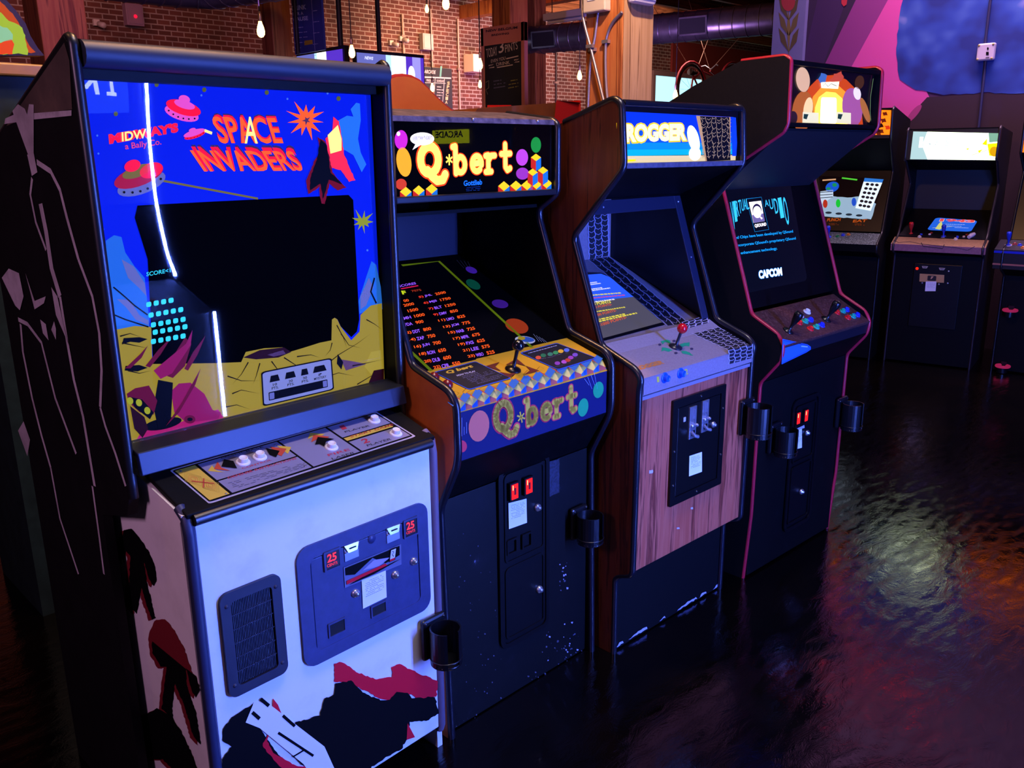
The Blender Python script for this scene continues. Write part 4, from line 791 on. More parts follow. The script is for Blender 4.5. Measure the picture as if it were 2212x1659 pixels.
FW = woodmat('front_woodgrain', '#6c2a1e', '#b4543a', '#c4664a', 'Z', 11, .5, .3)
slab(c, 'front_panel', .018, W3 - .018, (-.070, .326), (-.072, .908), FW)
slab(c, 'under_panel', .018, W3 - .018, (.004, .30), (-.069, .325), BLACK)
slab(c, 'kick_panel', .018, W3 - .018, (.003, .004), (.003, .30), noisy('kick_black', [(.3, '#040406'), (.7, '#08080b')], 30, .6, spec=.2))
A = Art(c, (0, .0025, 0), (0, -1, 0), .0006); wn = mat('#b8b4d8', .8); random.seed(5)
for x0_, x1_ in ((1330, 1346), (1358, 1398), (1425, 1438), (1462, 1505), (1508, 1526), (1540, 1552)):
    f = lambda x: 1408 + (x - 1328) * (1268 - 1408) / (1562 - 1328) - 8
    A.blob([(x0_, f(x0_)), (x1_, f(x1_) - 1), (x1_ - 2, f(x1_) - 4), ((x0_ + x1_) / 2, f((x0_ + x1_) / 2) - 6), (x0_ + 4, f(x0_) - 4)], wn, 1, 1, 4)
A.done('chipped_edge')
LILAC = noisy('lilac_panel_print', [(.3, '#84767e'), (.7, '#92848a')], 160, .6, spec=.2)
slab(c, 'panel_shelf', .016, W3 - .016, (-.080, .910), (-.080, .923), mat('#94868e', .5), .02, .002)
slab(c, 'panel_apron', .016, W3 - .016, (-.084, .928), (-.0855, .984), LILAC, .012, 0)
T0, T1, T2 = (-.0855, .984), (.052, 1.034), (.10, 1.06)
slab(c, 'control_panel', .016, W3 - .016, T0, T1, LILAC, .012, 0); slab(c, 'panel_riser', .016, W3 - .016, T1, T2, LILAC, .012, 0)
TDK = mat('#0e0e1c', .6); TLT = mat('#aaa0b4', .6)
def tracks(A, q, nl=4, lay=1, zig=7, ends=14):
    A.poly([bil(q, 0, 0), bil(q, 1, 0), bil(q, 1, 1), bil(q, 0, 1)], TDK, lay)
    for i in range(nl + 1):
        s_ = i / nl; A.line([bil(q, min(max(s_ + (.03 if k % 2 else -.03), 0), 1), k / (zig * 2)) for k in range(zig * 2 + 1)], .0055, TLT, lay + 1)
    for i in range(nl):
        for k in range(ends):
            t = (k + .5 * (i % 2)) / ends
            if t < .97: A.line([bil(q, i / nl + .03, t), bil(q, i / nl + .5 / nl, min(t + .028, 1)), bil(q, (i + 1) / nl - .03, t)], .0022, TLT, lay + 1)
p0, pn = seg(T0, T1); A = Art(c, p0, pn, .0005); A.uvpoly([(.02, .004), (W3 - .02, .004), (W3 - .02, .14), (.02, .14)], LILAC, .5)
tracks(A, ((1475, 712), (1530, 697), (1627, 742), (1573, 757)), 4, 1, 6, 12)
GA = mat('#1f9a6c', .5)
for q in ([(1421, 733), (1434, 731), (1447, 736), (1449, 742), (1436, 739), (1432, 744)], [(1469, 744), (1478, 741), (1490, 740), (1489, 749), (1480, 748), (1474, 751), (1468, 748)], [(1430, 751), (1442, 752), (1453, 757), (1444, 761), (1434, 757), (1428, 760)], [(1471, 759), (1480, 758), (1490, 763), (1498, 769), (1484, 766), (1474, 764)]): A.blob(q, GA, 2, .6, 4)
for x, y in ((1425, 745), (1456, 737), (1494, 754), (1460, 763)): A.ell(x, y, 3.5, 2.4, mat('#3a3050', .5), 2)
A.ell(1459, 749, 11, 5.5, INK, 3)
A.text('FROGGER', (1370, 803), (1436, 786), (1362, 795), mat('#c07a3a', .5), 2, .06); A.ell(1414, 727, 4, 2.4, mat('#3a3050', .5), 2)
A.done('control_overlay')
joystick(c, c.hit(1459, 750, p0, pn), pn, mat('#d81420', .15, 0, 0, .7), mat('#20202a', .3), .072, .0175)
A = Art(c, (0, -.0866, 0), (0, -1, 0), .0005); A.uvpoly([(.02, .93), (W3 - .02, .93), (W3 - .02, .982), (.02, .982)], LILAC, .5); tracks(A, ((1573, 757), (1626, 743), (1625, 773), (1574, 787)), 4, 1, 2, 4)
YN = mat('#d8c83a', .5); A.text('1', (1419, 826), (1424, 825), (1418, 814), YN, 2, .02); A.text('2', (1479, 810), (1486, 808), (1478, 798), YN, 2, .02); A.done('apron_print')
for x, y in ((1435, 816), (1469, 806)): button(c, c.hit(x, y, (0, -.086, 0), (0, -1, 0)), (0, -1, 0), mat('#1458d8', .3), .0175, .016)
q0, qn = seg(T1, T2); A = Art(c, q0, qn, .0005); tracks(A, ((1473, 696), (1527, 682), (1531, 697), (1475, 712)), 4, 1, 2, 3); A.done('riser_print')
# coin door
m = MB(); ring(m, .186, .492, .506, .876, .028, -.074, -.082, STL, .004); m.box((.19, -.0765, .51), (.488, -.074, .872), STL); fo = c.part('coin_door', m, STL)
dn = MB(); dn.box((.217, -.080, .537), (.461, -.0765, .845), mat('#060609', .4, 0, 0, .35)); c.part('door_leaf', dn, None, fo, .002)
for a, z in ((.20, .70), (.20, .58), (.34, .862), (.478, .79), (.478, .62), (.34, .520)): screw(c, (a, -.083, z), (0, -1, 0), TRIM, .005, fo)
for x, y in ((1494, 912), (1521, 898)):
    p = c.hit(x, y, (0, -.08, 0), (0, -1, 0)); m = MB(); m.box((p.x - .019, -.086, p.z - .056), (p.x + .019, -.080, p.z + .056), CHROME)
    m.box((p.x - .003, -.094, p.z + .015), (p.x + .001, -.086, p.z + .05), CHROME); m.plate([(p.x + .001, -.09, p.z + .02), (p.x + .014, -.087, p.z - .003), (p.x + .011, -.087, p.z - .006), (p.x - .003, -.09, p.z + .016)], (0, -1, 0), .006, CHROME)
    m.lathe([(.006, 0), (.006, .012), (.003, .016), (0, .016)], (p.x + .008, -.086, p.z - .008), (0, -1, 0), 12, CHROME); m.lathe([(.006, 0), (.006, .007), (0, .009)], (p.x - .008, -.086, p.z - .010), (0, -1, 0), 12, CHROME)
    m.tube([(p.x - .008, -.086, p.z - .03), (p.x - .006, -.098, p.z - .042), (p.x + .010, -.102, p.z - .048)], .006, 8, CHROME); m.box((p.x - .006, -.0868, p.z - .046), (p.x + .012, -.0858, p.z - .028), INK); c.part('coin_mechanism', m, None, fo, .001)
lock(c, c.hit(1540, 917, (0, -.08, 0), (0, -1, 0)), (0, -1, 0), fo, .011)
p = c.hit(1478, 906, (0, -.08, 0), (0, -1, 0)); m = MB(); m.box((p.x - .006, -.083, p.z - .008), (p.x + .006, -.08, p.z + .008)); c.part('latch_tab', m, mat('#b8b8c8', .5), fo, .002)
notice(c, (0, -.0805, 0), (0, -1, 0), ((1489, 985), (1516, 976), (1516, 1019), (1488, 1029)), fo, 12)
A = Art(c, (0, -.0725, 0), (0, -1, 0), .0005)
for x, y, r in ((1406, 1019, 4), (1465, 1141, 2.5), (1494, 1098, 2.5)): A.blob([(x - r, y - r * .6), (x + r, y - r), (x + r, y + r * .7), (x - r, y + r)], mat('#c8bcd0', .8), 1, .8, 3)
A.done('scuff_marks')
cupholder(c, c.hit(1608, 902, (0, -.072, 0), (0, -1, 0)) + Vector((-.005, 0, 0)), h=.115, yaw=10, r=.046)
# monitor well
M0, M1 = (.10, 1.042), (.578, 1.253)
slab(c, 'bezel_plate', .018, W3 - .018, M0, M1, LILAC, .01, 0); slab(c, 'well_back', .018, W3 - .018, M1, (.578, 1.50), LILAC, .01, 0)
m = MB(); m.plate([(W3 - .0185, .10, 1.05), (W3 - .0185, .25, 1.50), (W3 - .0185, .577, 1.50), (W3 - .0185, .577, 1.255)], (-1, 0, 0), .0008, mat('#0a090e', .4)); c.part('well_side', m)
slab(c, 'well_ceiling', .018, W3 - .018, (.578, 1.50), (.25, 1.504), BLACK, .008, 0)
A = Art(c, (0, .5772, 0), (0, -1, 0), .0006); tracks(A, ((1268, 440), (1313, 440), (1315, 552), (1272, 560)), 3, 1, 8, 10); A.done('back_print')
p0, pn = seg(M0, M1); A = Art(c, p0, pn, .0006); tracks(A, ((1270, 561), (1314, 553), (1486, 697), (1441, 704)), 3, 1, 8, 12)
A.clip = (.019, W3 - .019); A.poly([(1180, 580), (1258, 588), (1300, 590), (1330, 606), (1436, 702), (1300, 738), (1230, 745)], mat('#0c0c14', .3), 2)
A.poly([(1190, 597), (1258, 595), (1298, 592), (1318, 600), (1368, 642), (1270, 652), (1200, 655)], mat('#0c3ad0', .4, 0, 1.1, .5, '#2a58f0', True), 3)
A.poly([(1200, 655), (1270, 652), (1368, 642), (1430, 697), (1300, 732), (1230, 738)], mat('#6a6468', .4, 0, .3, .5, '#8a8498', True), 3)
SY = mat('#e8d848', .5, 0, 1.0); SP = mat('#e84878', .5, 0, .9); SO = mat('#e8603c', .5, 0, .8); SW = mat('#dfe0ff', .5, 0, 1.1)
def st(t, bl, br, tl, m_): A.text(t, bl, br, tl, m_, 5, .03)
A.dashes([(1266, 612), (1294, 608), (1298, 615), (1268, 619)], 2, SW, 5, .006, 3, 1); A.dashes([(1268, 626), (1315, 619), (1318, 625), (1270, 632)], 2, SW, 5, .006, 4, 1)
A.dashes([(1272, 636), (1345, 630), (1350, 637), (1276, 643)], 1, SY, 5, .007, 5, 1); A.dashes([(1276, 643), (1350, 636), (1353, 641), (1279, 648)], 1, SP, 5, .006, 6, 1)
A.dashes([(1276, 651), (1350, 641), (1352, 648), (1279, 658)], 1, SW, 5, .007, 7, 1); st('50 POINTS', (1278, 662), (1320, 656), (1275, 655), SY); A.text('-10 POINTS-', (1279, 669), (1322, 661), (1277, 664), SO, 5, .02)
A.dashes([(1282, 672), (1354, 661), (1355, 667), (1284, 679)], 1, SY, 5, .006, 8, 1); A.text('-200 POINTS-', (1285, 686), (1332, 674), (1282, 681), SO, 5, .02)
A.dashes([(1286, 691), (1372, 673), (1376, 679), (1289, 699)], 2, SY, 5, .007, 9, 1); A.text('-1000 POINTS-', (1295, 707), (1354, 689), (1292, 701), SO, 5, .02)
A.done('screen_image')
F0, F1 = (.10, 1.066), (.248, 1.502); FRM = mat('#1b1e36', .5)
m = MB(); D = Vector((0, F1[0] - F0[0], F1[1] - F0[1])); NN = Vector((0, -D.z, D.y)).normalized()
def fbar(a0, a1, t0, t1):
    b0, b1 = Vector((0, *F0)) + D * t0, Vector((0, *F0)) + D * t1; A_ = [Vector((a0, 0, 0)) + b0, Vector((a1, 0, 0)) + b0, Vector((a1, 0, 0)) + b1, Vector((a0, 0, 0)) + b1]; m.hexa(A_ + [x - NN * .006 for x in A_], FRM)
fbar(W3 - .062, W3 - .022, 0, 1); fbar(.02, W3 - .062, .90, 1); fbar(.02, .05, 0, .90)
fr_ = c.part('window_frame', m, FRM, None, .002)
for a, t in ((.20, .95), (W3 - .042, .95), (W3 - .042, .5)): screw(c, Vector((a, 0, 0)) + Vector((0, *F0)) + D * t, NN, CHROME, .004, fr_)
# marquee
slab(c, 'marquee_soffit', .018, W3 - .018, (.25, 1.506), (.003, 1.612), BLACK, .01, 0)
MV = .026; m = MB(); m.box((.018, MV, 1.622), (W3 - .018, MV + .01, 1.79), mat('#0a0a10', .3)); c.part('marquee_panel', m, mat('#0a0a10', .3))
A = Art(c, (0, MV - .0003, 0), (0, -1, 0), .0005); X0, X1 = 1332, 1592
MB_ = [mat('#0a3ae0', .5, 0, 1.0, .5, '#0838e8', True), mat('#0a50e0', .5, 0, 1.0, .5, '#0a58e8'), mat('#0888d8', .5, 0, 1.0, .5, '#0890e0'), mat('#08b0d0', .5, 0, 1.0, .5, '#08b8dc')]
q = ((1332, 240), (1588, 253), (1592, 346), (1340, 353)); A.clip = (.019, W3 - .019)
for k, (t0, t1) in enumerate(((0, .35), (.35, .6), (.6, .74), (.74, .86))): A.poly([bil(q, 0, t0), bil(q, .985, t0), bil(q, .985, t1), bil(q, 0, t1)], MB_[k], 1)
A.poly([bil(q, 0, .86), bil(q, 1, .88), bil(q, 1, 1), bil(q, 0, 1)], mat('#f0d8a0', .5, 0, 1.0), 1)
A.text('FROGGER', (1334, 309), (1482, 304), (1333, 268), mat('#fff8d0', .5, 0, 1.7, .5, '#ffec90', True), 4, .06, mat('#ffc814', .5, 0, 1.3), .06)
A.ell(1497, 300, 12, 30, mat('#f4fff0', .5, 0, 1.6), 4, -14); A.ell(1500, 332, 13, 15, mat('#f4fff0', .5, 0, 1.6), 4)
A.poly([(1503, 250), (1577, 253), (1577, 346), (1523, 348)], mat('#d8a878', .5, 0, .8), 3); A.poly([(1511, 251), (1574, 253), (1577, 346), (1526, 348)], mat('#070608', .4), 4)
random.seed(8)
for k in range(6):
    x = 1514 + k * 11; A.line([(x + random.uniform(-3, 3) + j * .3, 254 + j * 8) for j in range(12)], .0022, mat('#c8a888', .5, 0, .8), 5)
    for j in range(9): y = 256 + j * 10 + random.uniform(-3, 3); A.line([(x + 1, y), (x + 5, y + 3), (x + 9, y - 1)], .0016, mat('#c8a888', .5, 0, .7), 5)
A.poly([(1579, 253), (1588, 254), (1592, 337), (1580, 337)], mat('#0a40f0', .5, 0, 1.0), 6); A.poly(rrect(((1348, 345), (1372, 344), (1372, 348), (1348, 350)), .2), mat('#ffe000', .5, 0, 1.4), 5)
A.done('marquee_artwork')
g = MB(); g.box((.018, .014, 1.622), (W3 - .018, .0165, 1.79)); c.part('marquee_glass', g, GLASS)
m = MB(); m.box((.018, -.004, 1.608), (W3 - .018, .03, 1.624)); c.part('marquee_shelf', m, noisy('dusty_shelf', [(.3, '#3a384a'), (.7, '#5c586c')], 60, .6), None, .002)
m = MB(); m.tube([(.018, .016, 1.794), (W3 - .018, .016, 1.794)], .010, 10, mat('#15151c', .25)); c.part('marquee_retainer', m)
# ================================================================ fourth cabinet: black with red edging
c = Th('arcade_cabinet', 'tall black arcade cabinet with red edging and two black bat joysticks', 'arcade cabinet', (2.838, 1.579, 0), -2.0, 'arcade cabinets in the front row')
c4 = c; W4 = .70
P4 = [(.0, .0), (-.018, .28), (-.020, .815), (-.098, .912), (-.106, .965), (-.08, 1.008), (.034, 1.066), (.196, 1.545), (.188, 1.578), (-.048, 1.718), (-.062, 1.745), (-.057, 1.952), (-.035, 1.966), (.135, 1.963), (.328, 1.893), (.75, 1.70), (.75, 0)]
REDT = mat('#b01a30', .35)
VIN = noisy('black_vinyl_side', [(.3, '#0a0808'), (.7, '#120f0d')], 70, .6, spec=.25)
for a0, a1 in ((0, .018), (W4, W4 - .018)): sidepanel(c, a0, a1, P4, VIN, trim=REDT, front=P4[:14], tr=.0085)
m = MB(); m.box((.018, .735, .02), (W4 - .018, .75, 1.70), BLACK); m.plate([(.018, -.03, 1.958), (.018, .135, 1.955), (.018, .328, 1.885), (.018, .74, 1.70), (.018, .74, 1.68), (.018, .328, 1.865), (.018, .135, 1.935), (.018, -.03, 1.94)], (-1, 0, 0), W4 - .036, BLACK); c.part('back_and_top_panel', m)
slab(c, 'front_panel', .018, W4 - .018, (-.012, .01), (-.018, .81), noisy('black_front_laminate', [(.3, '#030304'), (.66, '#060608'), (.80, '#18181f')], 26, .55, detail=9, spec=.2))
slab(c, 'under_panel', .018, W4 - .018, (-.018, .812), (-.097, .915), BLACK); slab(c, 'panel_apron', .018, W4 - .018, (-.099, .917), (-.1055, .968), mat('#14101c', .5), .012, .002)
T0, T1 = (-.112, .968), (.062, 1.066)
PAN = noisy('worn_maroon_vinyl', [(.30, '#2a1014'), (.5, '#42201e'), (.66, '#5c3a34'), (.8, '#8a7468')], 110, .55, detail=8, bmp=.4)
slab(c, 'control_panel', .012, W4 - .012, T0, T1, PAN, .018, .006); p0, pn = seg(T0, T1)
jb, js = mat('#0d0d12', .2, 0, 0, .8), mat('#0c0c10', .3)
for x, y in ((1703, 715), (1785, 690)): joystick(c, c.hit(x, y, p0, pn), pn, jb, js, .088, .018, bat=True)
cols = {'w': mat('#d8d4e0', .3), 'r': mat('#c8181c', .25, 0, .05), 'g': mat('#12987c', .25, 0, .05), 'b': mat('#1c2ed0', .25, 0, .05)}
for x, y, k in ((1743, 674, 'w'), (1728, 682, 'w'), (1726, 698, 'r'), (1739, 695, 'g'), (1750, 692, 'b'), (1750, 711, 'r'), (1763, 707, 'g'), (1774, 703, 'b'), (1808, 676, 'r'), (1820, 673, 'g'), (1828, 670, 'b'), (1831, 687, 'r'), (1842, 684, 'g'), (1851, 681, 'b')): button(c, c.hit(x, y, p0, pn), pn, cols[k], .0145 if k != 'w' else .0165, .010)
A = Art(c, (0, -.1065, 0), (0, -1, 0), .0008); A.poly([(1690, 732), (1744, 744), (1751, 749), (1751, 755), (1742, 761), (1688, 787)], mat('#2c6ad8', .4), 1); A.line([(1692, 735), (1744, 746), (1749, 752), (1741, 759), (1690, 784)], .0015, mat('#101830', .5), 2); A.line([(1730, 748), (1744, 749)], .004, mat('#a8d0f8', .5), 2); A.done('corner_decal')
# screen
S0, S1 = (.062, 1.078), (.206, 1.512)
slab(c, 'bezel_plate', .018, W4 - .018, S0, S1, mat('#030304', .5, 0, 0, .15), .012, 0)
slab(c, 'well_ceiling', .018, W4 - .018, (.208, 1.514), (-.045, 1.722), noisy('speaker_board', [(.3, '#0a0a10'), (.7, '#14141c')], 40, .6), .012, 0)
p0, pn = seg(S0, S1); A = Art(c, p0, pn, .0005)
A.clip = (.019, W4 - .019); A.poly(rrect(((1556, 396), (1704, 380), (1744, 606), (1610, 634)), .05), mat('#05070c', .15, 0, .02, .6, '#3a5a7a'), 1)
A.poly(rrect(((1563, 420), (1694, 406), (1740, 598), (1612, 625)), .04), mat('#04060a', .15, 0, .10, .6, '#12263c'), 2)
CYN = mat('#18b0ff', .5, 0, 1.0); CB2 = mat('#38c8ff', .5, 0, 1.2); WH = mat('#fff4f4', .5, 0, 1.7)
bot = (497, 480, 469, 462, 457, 454, 453)
for i, ch in enumerate('VIRTUAL'): x = 1576 + i * 5.7; t = 437 - i * 1.2; A.text(ch, (x + (bot[i] - t) * .13, bot[i]), (x + 4.9 + (bot[i] - t) * .13, bot[i] - 2), (x, t), CB2, 4, .0)
bot = (447, 453, 462, 472, 487)
for i, ch in enumerate('AUDIO'): x = 1650 + i * 9.6; t = 433 - i * 1.6; A.text(ch, (x + (bot[i] - t) * .16, bot[i]), (x + 7.6 + (bot[i] - t) * .16, bot[i] - 2), (x, t), CB2, 4, .0)
A.line([(1611, 430), (1644, 426), (1660, 496), (1630, 501)], .0012, CYN, 3, close=True)
q = ((1617, 437), (1643, 434), (1651, 478), (1627, 482)); A.poly(q, WH, 4); A.poly([bil(q, 0, .62), bil(q, 1, .62), bil(q, 1, 1), bil(q, 0, 1)], mat('#a08ab8', .5, 0, .5), 5)
x, y = bil(q, .5, .45); A.ell(x, y, 10, 15, mat('#3a2a5a', .5, 0, .25), 6, -6); A.ell(x, y + 3, 9, 13, WH, 7, -6); A.poly([bil(q, .5, .66), bil(q, .85, .84), bil(q, .72, .9)], WH, 7)
A.text('QSOUND', (1630, 493), (1655, 489), (1629, 484.5), WH, 4, .03)
A.text('und Chips have been developed by QSound', (1585, 519), (1713, 504), (1583, 511), CYN, 4, .012); A.text("incorporate QSound's proprietary QSound", (1592, 535), (1719, 519), (1590, 527), CYN, 4, .012); A.text('nd enhancement technology.', (1590, 553), (1679, 541), (1588, 545), CYN, 4, .012)
A.text('CAPCOM', (1639, 603), (1689, 595), (1637, 585), mat('#f4ffff', .5, 0, 1.8), 5, .05, mat('#1890ff', .5, 0, 1.0), .04)
A.done('screen_image')
# marquee
MV = -.030; m = MB(); m.box((.018, MV, 1.742), (W4 - .018, MV + .01, 1.945), mat('#050406', .3)); c.part('marquee_panel', m, mat('#050406', .3))
A = Art(c, (0, MV - .0003, 0), (0, -1, 0), .0005)
OR1 = mat('#e85a1c', .5, 0, .9, .5, '#e04a14', True); OR2 = mat('#ff9a2a', .5, 0, 1.2); YL1 = mat('#ffd84a', .5, 0, 2.0); WW = mat('#fff6d8', .5, 0, 2.8)
A.clip = (.019, W4 - .019)
A.poly([(1738, 268), (1734, 232), (1738, 208), (1748, 188), (1764, 172), (1784, 163), (1806, 162), (1828, 172), (1844, 188), (1854, 208), (1860, 232), (1864, 269)], OR1, 1); A.poly([(1748, 267), (1748, 232), (1756, 208), (1772, 190), (1792, 182), (1812, 186), (1830, 202), (1840, 226), (1846, 268)], OR2, 2); A.poly([(1758, 267), (1760, 232), (1768, 210), (1784, 198), (1804, 200), (1818, 212), (1826, 236), (1830, 268)], YL1, 3)
A.poly(rrect(((1773, 210), (1806, 211), (1806, 267), (1770, 266)), .1), WW, 4)
A.ell(1733, 240, 23, 44, mat('#c8682c', .5, 0, .8), 4, 6); A.ell(1733, 172, 15, 27, mat('#e8b890', .5, 0, 1.0), 5, -6); A.ell(1744, 236, 10, 26, mat('#f4c890', .5, 0, 1.3), 6, 8); A.ell(1712, 254, 9, 14, mat('#4a1a10', .5), 6)
A.ell(1840, 232, 22, 42, mat('#c868a8', .5, 0, .7), 5, -4); A.ell(1850, 202, 8, 14, mat('#f4e4f0', .5, 0, 1.1), 6, -10); A.ell(1855, 178, 10, 15, mat('#7a4420', .5, 0, .3), 6, 10); A.ell(1867, 238, 7, 28, mat('#c8783a', .5, 0, .8), 7, -18)
for x, w_ in ((1732, 34), (1806, 30)): A.poly([(x, 242), (x + w_, 244), (x + w_, 268), (x - 1, 266)], mat('#e8e0b8', .5, 0, 1.2), 8); A.poly([(x + 2, 246), (x + 12, 247), (x + 8, 258), (x + 1, 256)], mat('#2a5a4a', .5, 0, .3), 9)
A.blob([(1765, 172), (1772, 158), (1784, 162), (1782, 176), (1770, 180)], mat('#4a78c0', .5, 0, .8), 8, 1.5, 4); A.blob([(1790, 172), (1800, 160), (1814, 154), (1820, 168), (1812, 178), (1794, 178)], mat('#d8503a', .5, 0, .9), 8, 1.5, 4); A.poly([(1771, 178), (1811, 176), (1808, 192), (1772, 190)], WW, 8); A.line([(1775, 187), (1780, 180), (1786, 187), (1793, 181), (1805, 186)], .0025, INK, 9)
A.line([(1884, 170), (1878, 210), (1877, 240), (1879, 262)], .003, mat('#a8c878', .5, 0, .6), 9); A.done('marquee_artwork')
m = MB(); m.box((.018, -.055, 1.735), (W4 - .018, -.018, 1.750), BLACK); m.box((.018, -.055, 1.938), (W4 - .018, -.018, 1.955), BLACK); c.part('marquee_retainer', m, None, None, .003)
g = MB(); g.box((.018, -.043, 1.75), (W4 - .018, -.0405, 1.938)); c.part('marquee_glass', g, GLASS)
# coin door and cup holders
m = MB(); ring(m, .262, .482, .115, .69, .016, -.020, -.026, STL, .034); rplate(m, .276, .468, .13, .676, -.0185, .003, STL, .03); fo = c.part('coin_door', m, STL)
for z0_, z1_, nm in ((.415, .66, 'upper_door'), (.145, .40, 'lower_door')):
    d = MB(); ring(d, .288, .456, z0_, z1_, .007, -.0215, -.026, STL, .018); c.part(nm, d, STL, fo)
DV = (0, -.0225, 0)
for x, y in ((1722, 903), (1739, 897)):
    p = c.hit(x, y, DV, (0, -1, 0)); m = MB(); m.box((p.x - .016, -.029, p.z - .028), (p.x + .016, -.0225, p.z + .028), STL); m.box((p.x - .011, -.0305, p.z - .023), (p.x + .011, -.029, p.z + .023), mat('#ff1a20', .3, 0, 1.9, .5, None, True)); m.box((p.x - .008, -.0315, p.z + .004), (p.x - .005, -.0303, p.z + .02), mat('#ffb070', .3, 0, 3)); c.part('coin_slot', m, None, fo, .0015)
notice(c, (0, -.0228, 0), (0, -1, 0), ((1714, 932), (1732, 926), (1732, 967), (1713, 972)), fo, 21)
A = Art(c, (0, -.024, 0), (0, -1, 0), .0006); A.poly([(1714, 929), (1737, 918), (1738, 924), (1714, 932)], mat('#b8b4cc', .6), 1); A.done('price_strip', fo)
for x, y in ((1743, 935), (1731, 1062)): lock(c, c.hit(x, y, DV, (0, -1, 0)), (0, -1, 0), fo, .012)
cupholder(c, c.hit(1668, 948, (0, -.02, 0), (0, -1, 0)), h=.105, yaw=10, r=.044); cupholder(c, c.hit(1812, 893, (0, -.02, 0), (0, -1, 0)), h=.115, yaw=8, r=.044)
# ================================================================ cabinets along the right wall, and the one across the aisle
c = Th('arcade_cabinet', 'black arcade cabinet with an orange cartoon marquee and a lit moon scene on its screen', 'arcade cabinet', (6.73, 3.46, 0), -78, 'arcade cabinets along the mural wall')
W5 = .68; P5 = [(.0, .0), (.0, .84), (-.13, .885), (-.135, .945), (.02, 1.02), (.05, 1.07), (.235, 1.50), (.0, 1.735), (-.012, 1.955), (.03, 1.975), (.74, 1.90), (.74, 0)]
for a0, a1 in ((0, .018), (W5, W5 - .018)): sidepanel(c, a0, a1, P5, VIN, front=P5[:10], tr=.009)
slab(c, 'front_panel', .018, W5 - .018, (.004, .01), (.004, .835), BLACK); slab(c, 'under_panel', .018, W5 - .018, (.004, .838), (-.128, .885), BLACK); slab(c, 'panel_apron', .018, W5 - .018, (-.13, .886), (-.134, .944), BLACK)
T0, T1 = (-.134, .945), (.02, 1.02); SPK = noisy('speckled_panel', [(.40, '#2a3030'), (.55, '#5a6a66'), (.66, '#a8b8b4')], 130, .5, detail=8)
slab(c, 'control_panel', .018, W5 - .018, T0, T1, SPK); p0, pn = seg(T0, T1)
joystick(c, c.hit(1790, 512, p0, pn), pn, None, mat('#1838c8', .3), .10, .018, bat=True)
for x, y, h in ((1821, 508, '#1838c8'), (1833, 507, '#c8781c'), (1809, 511, '#1c7a3c')): button(c, c.hit(x, y, p0, pn), pn, mat(h, .3), .016, .010)
S0, S1 = (.022, 1.03), (.235, 1.50); slab(c, 'bezel_plate', .018, W5 - .018, S0, S1, mat('#070508', .3)); slab(c, 'marquee_soffit', .018, W5 - .018, (.235, 1.502), (.004, 1.735), BLACK)
p0, pn = seg(S0, S1); A = Art(c, p0, pn, .0012)
A.poly(rrect(((1769, 380), (1910, 386), (1882, 474), (1778, 468)), .03), mat('#03040a', .2), 1)
GRY = mat('#a8c4d4', .5, 0, .75, .5, '#a8c8dc', True); DG = mat('#3a4a58', .5, 0, .3)
A.blob([(1773, 432), (1800, 424), (1830, 427), (1860, 424), (1892, 440), (1882, 474), (1779, 468)], GRY, 2, .8, 8); A.poly([(1772, 414), (1800, 410), (1800, 425), (1778, 440), (1772, 440)], mat('#c8dcec', .5, 0, .9), 3)
for k in range(3): A.line([(1772, 416 + k * 6), (1799, 414 + k * 6)], .006, DG, 4)
A.ell(1798, 404, 15, 11, mat('#1858d0', .5, 0, .9), 3, -20); A.ell(1803, 400, 5, 4, mat('#1c9a5a', .5, 0, .8), 4); A.ell(1790, 408, 5, 3, mat('#1c9a5a', .5, 0, .8), 4)
q = ((1866, 392), (1906, 395), (1881, 456), (1848, 450)); A.poly(q, mat('#dcecf8', .5, 0, 1.2), 4); A.poly([(1868, 385), (1909, 388), (1906, 395), (1866, 393)], mat('#2c78d0', .5, 0, .9), 5)
for i in range(6):
    for j in range(3): A.ell(*bil(q, .25 + j * .26, .1 + i * .155), 4, 3, mat('#101820', .5), 6)
for x, y, h in ((1783, 441, '#b8301c'), (1811, 440, '#18c838'), (1845, 437, '#2050c8')): A.ell(x, y, 5, 9, mat(h, .5, 0, .9), 7)
for k in range(4): A.ell(1790 + k * 22, 460 + k * 2, 7, 2.5, DG, 5)
A.line([(1777, 390), (1806, 388)], .012, mat('#e0a878', .5, 0, .9), 5); A.line([(1819, 385), (1852, 389)], .012, mat('#58d838', .5, 0, .9), 5)
TX = mat('#d8601c', .5, 0, .55); A.text('PUNCH', (1786, 479), (1815, 478), (1788, 472), TX, 4, .03); A.text('EAT', (1842, 481), (1872, 480), (1844, 475), TX, 4, .03); A.dashes([(1790, 482), (1812, 482), (1812, 487), (1790, 487)], 2, TX, 4, .002, 3); A.dashes([(1846, 483), (1868, 483), (1868, 488), (1846, 488)], 2, TX, 4, .002, 4)
A.done('screen_image')
m = MB(); m.box((.018, .0, 1.745), (W5 - .018, .02, 1.95)); c.part('marquee_panel', m, mat('#1a0c06', .4)); A = Art(c, (0, -.001, 0), (0, -1, 0), .001)
A.clip = (.019, W5 - .019); A.poly([(1780, 236), (1925, 238), (1922, 291), (1780, 292)], mat('#ff7a14', .5, 0, 2.2, .5, '#ff6a0c', True), 1); random.seed(4)
for k in range(34): x, y = random.uniform(1862, 1922), random.uniform(240, 289); A.blob([(x - 6, y - 3), (x + 3, y - 5), (x + 6, y + 3), (x - 3, y + 5)], mat(random.choice(['#ffc83a', '#e83a10', '#6a2008', '#d8e04a' if y < 262 else '#ff9a2a', '#2a0c04']), .5, 0, .9), 2 + k % 3, 1, 4)
A.done('marquee_artwork')
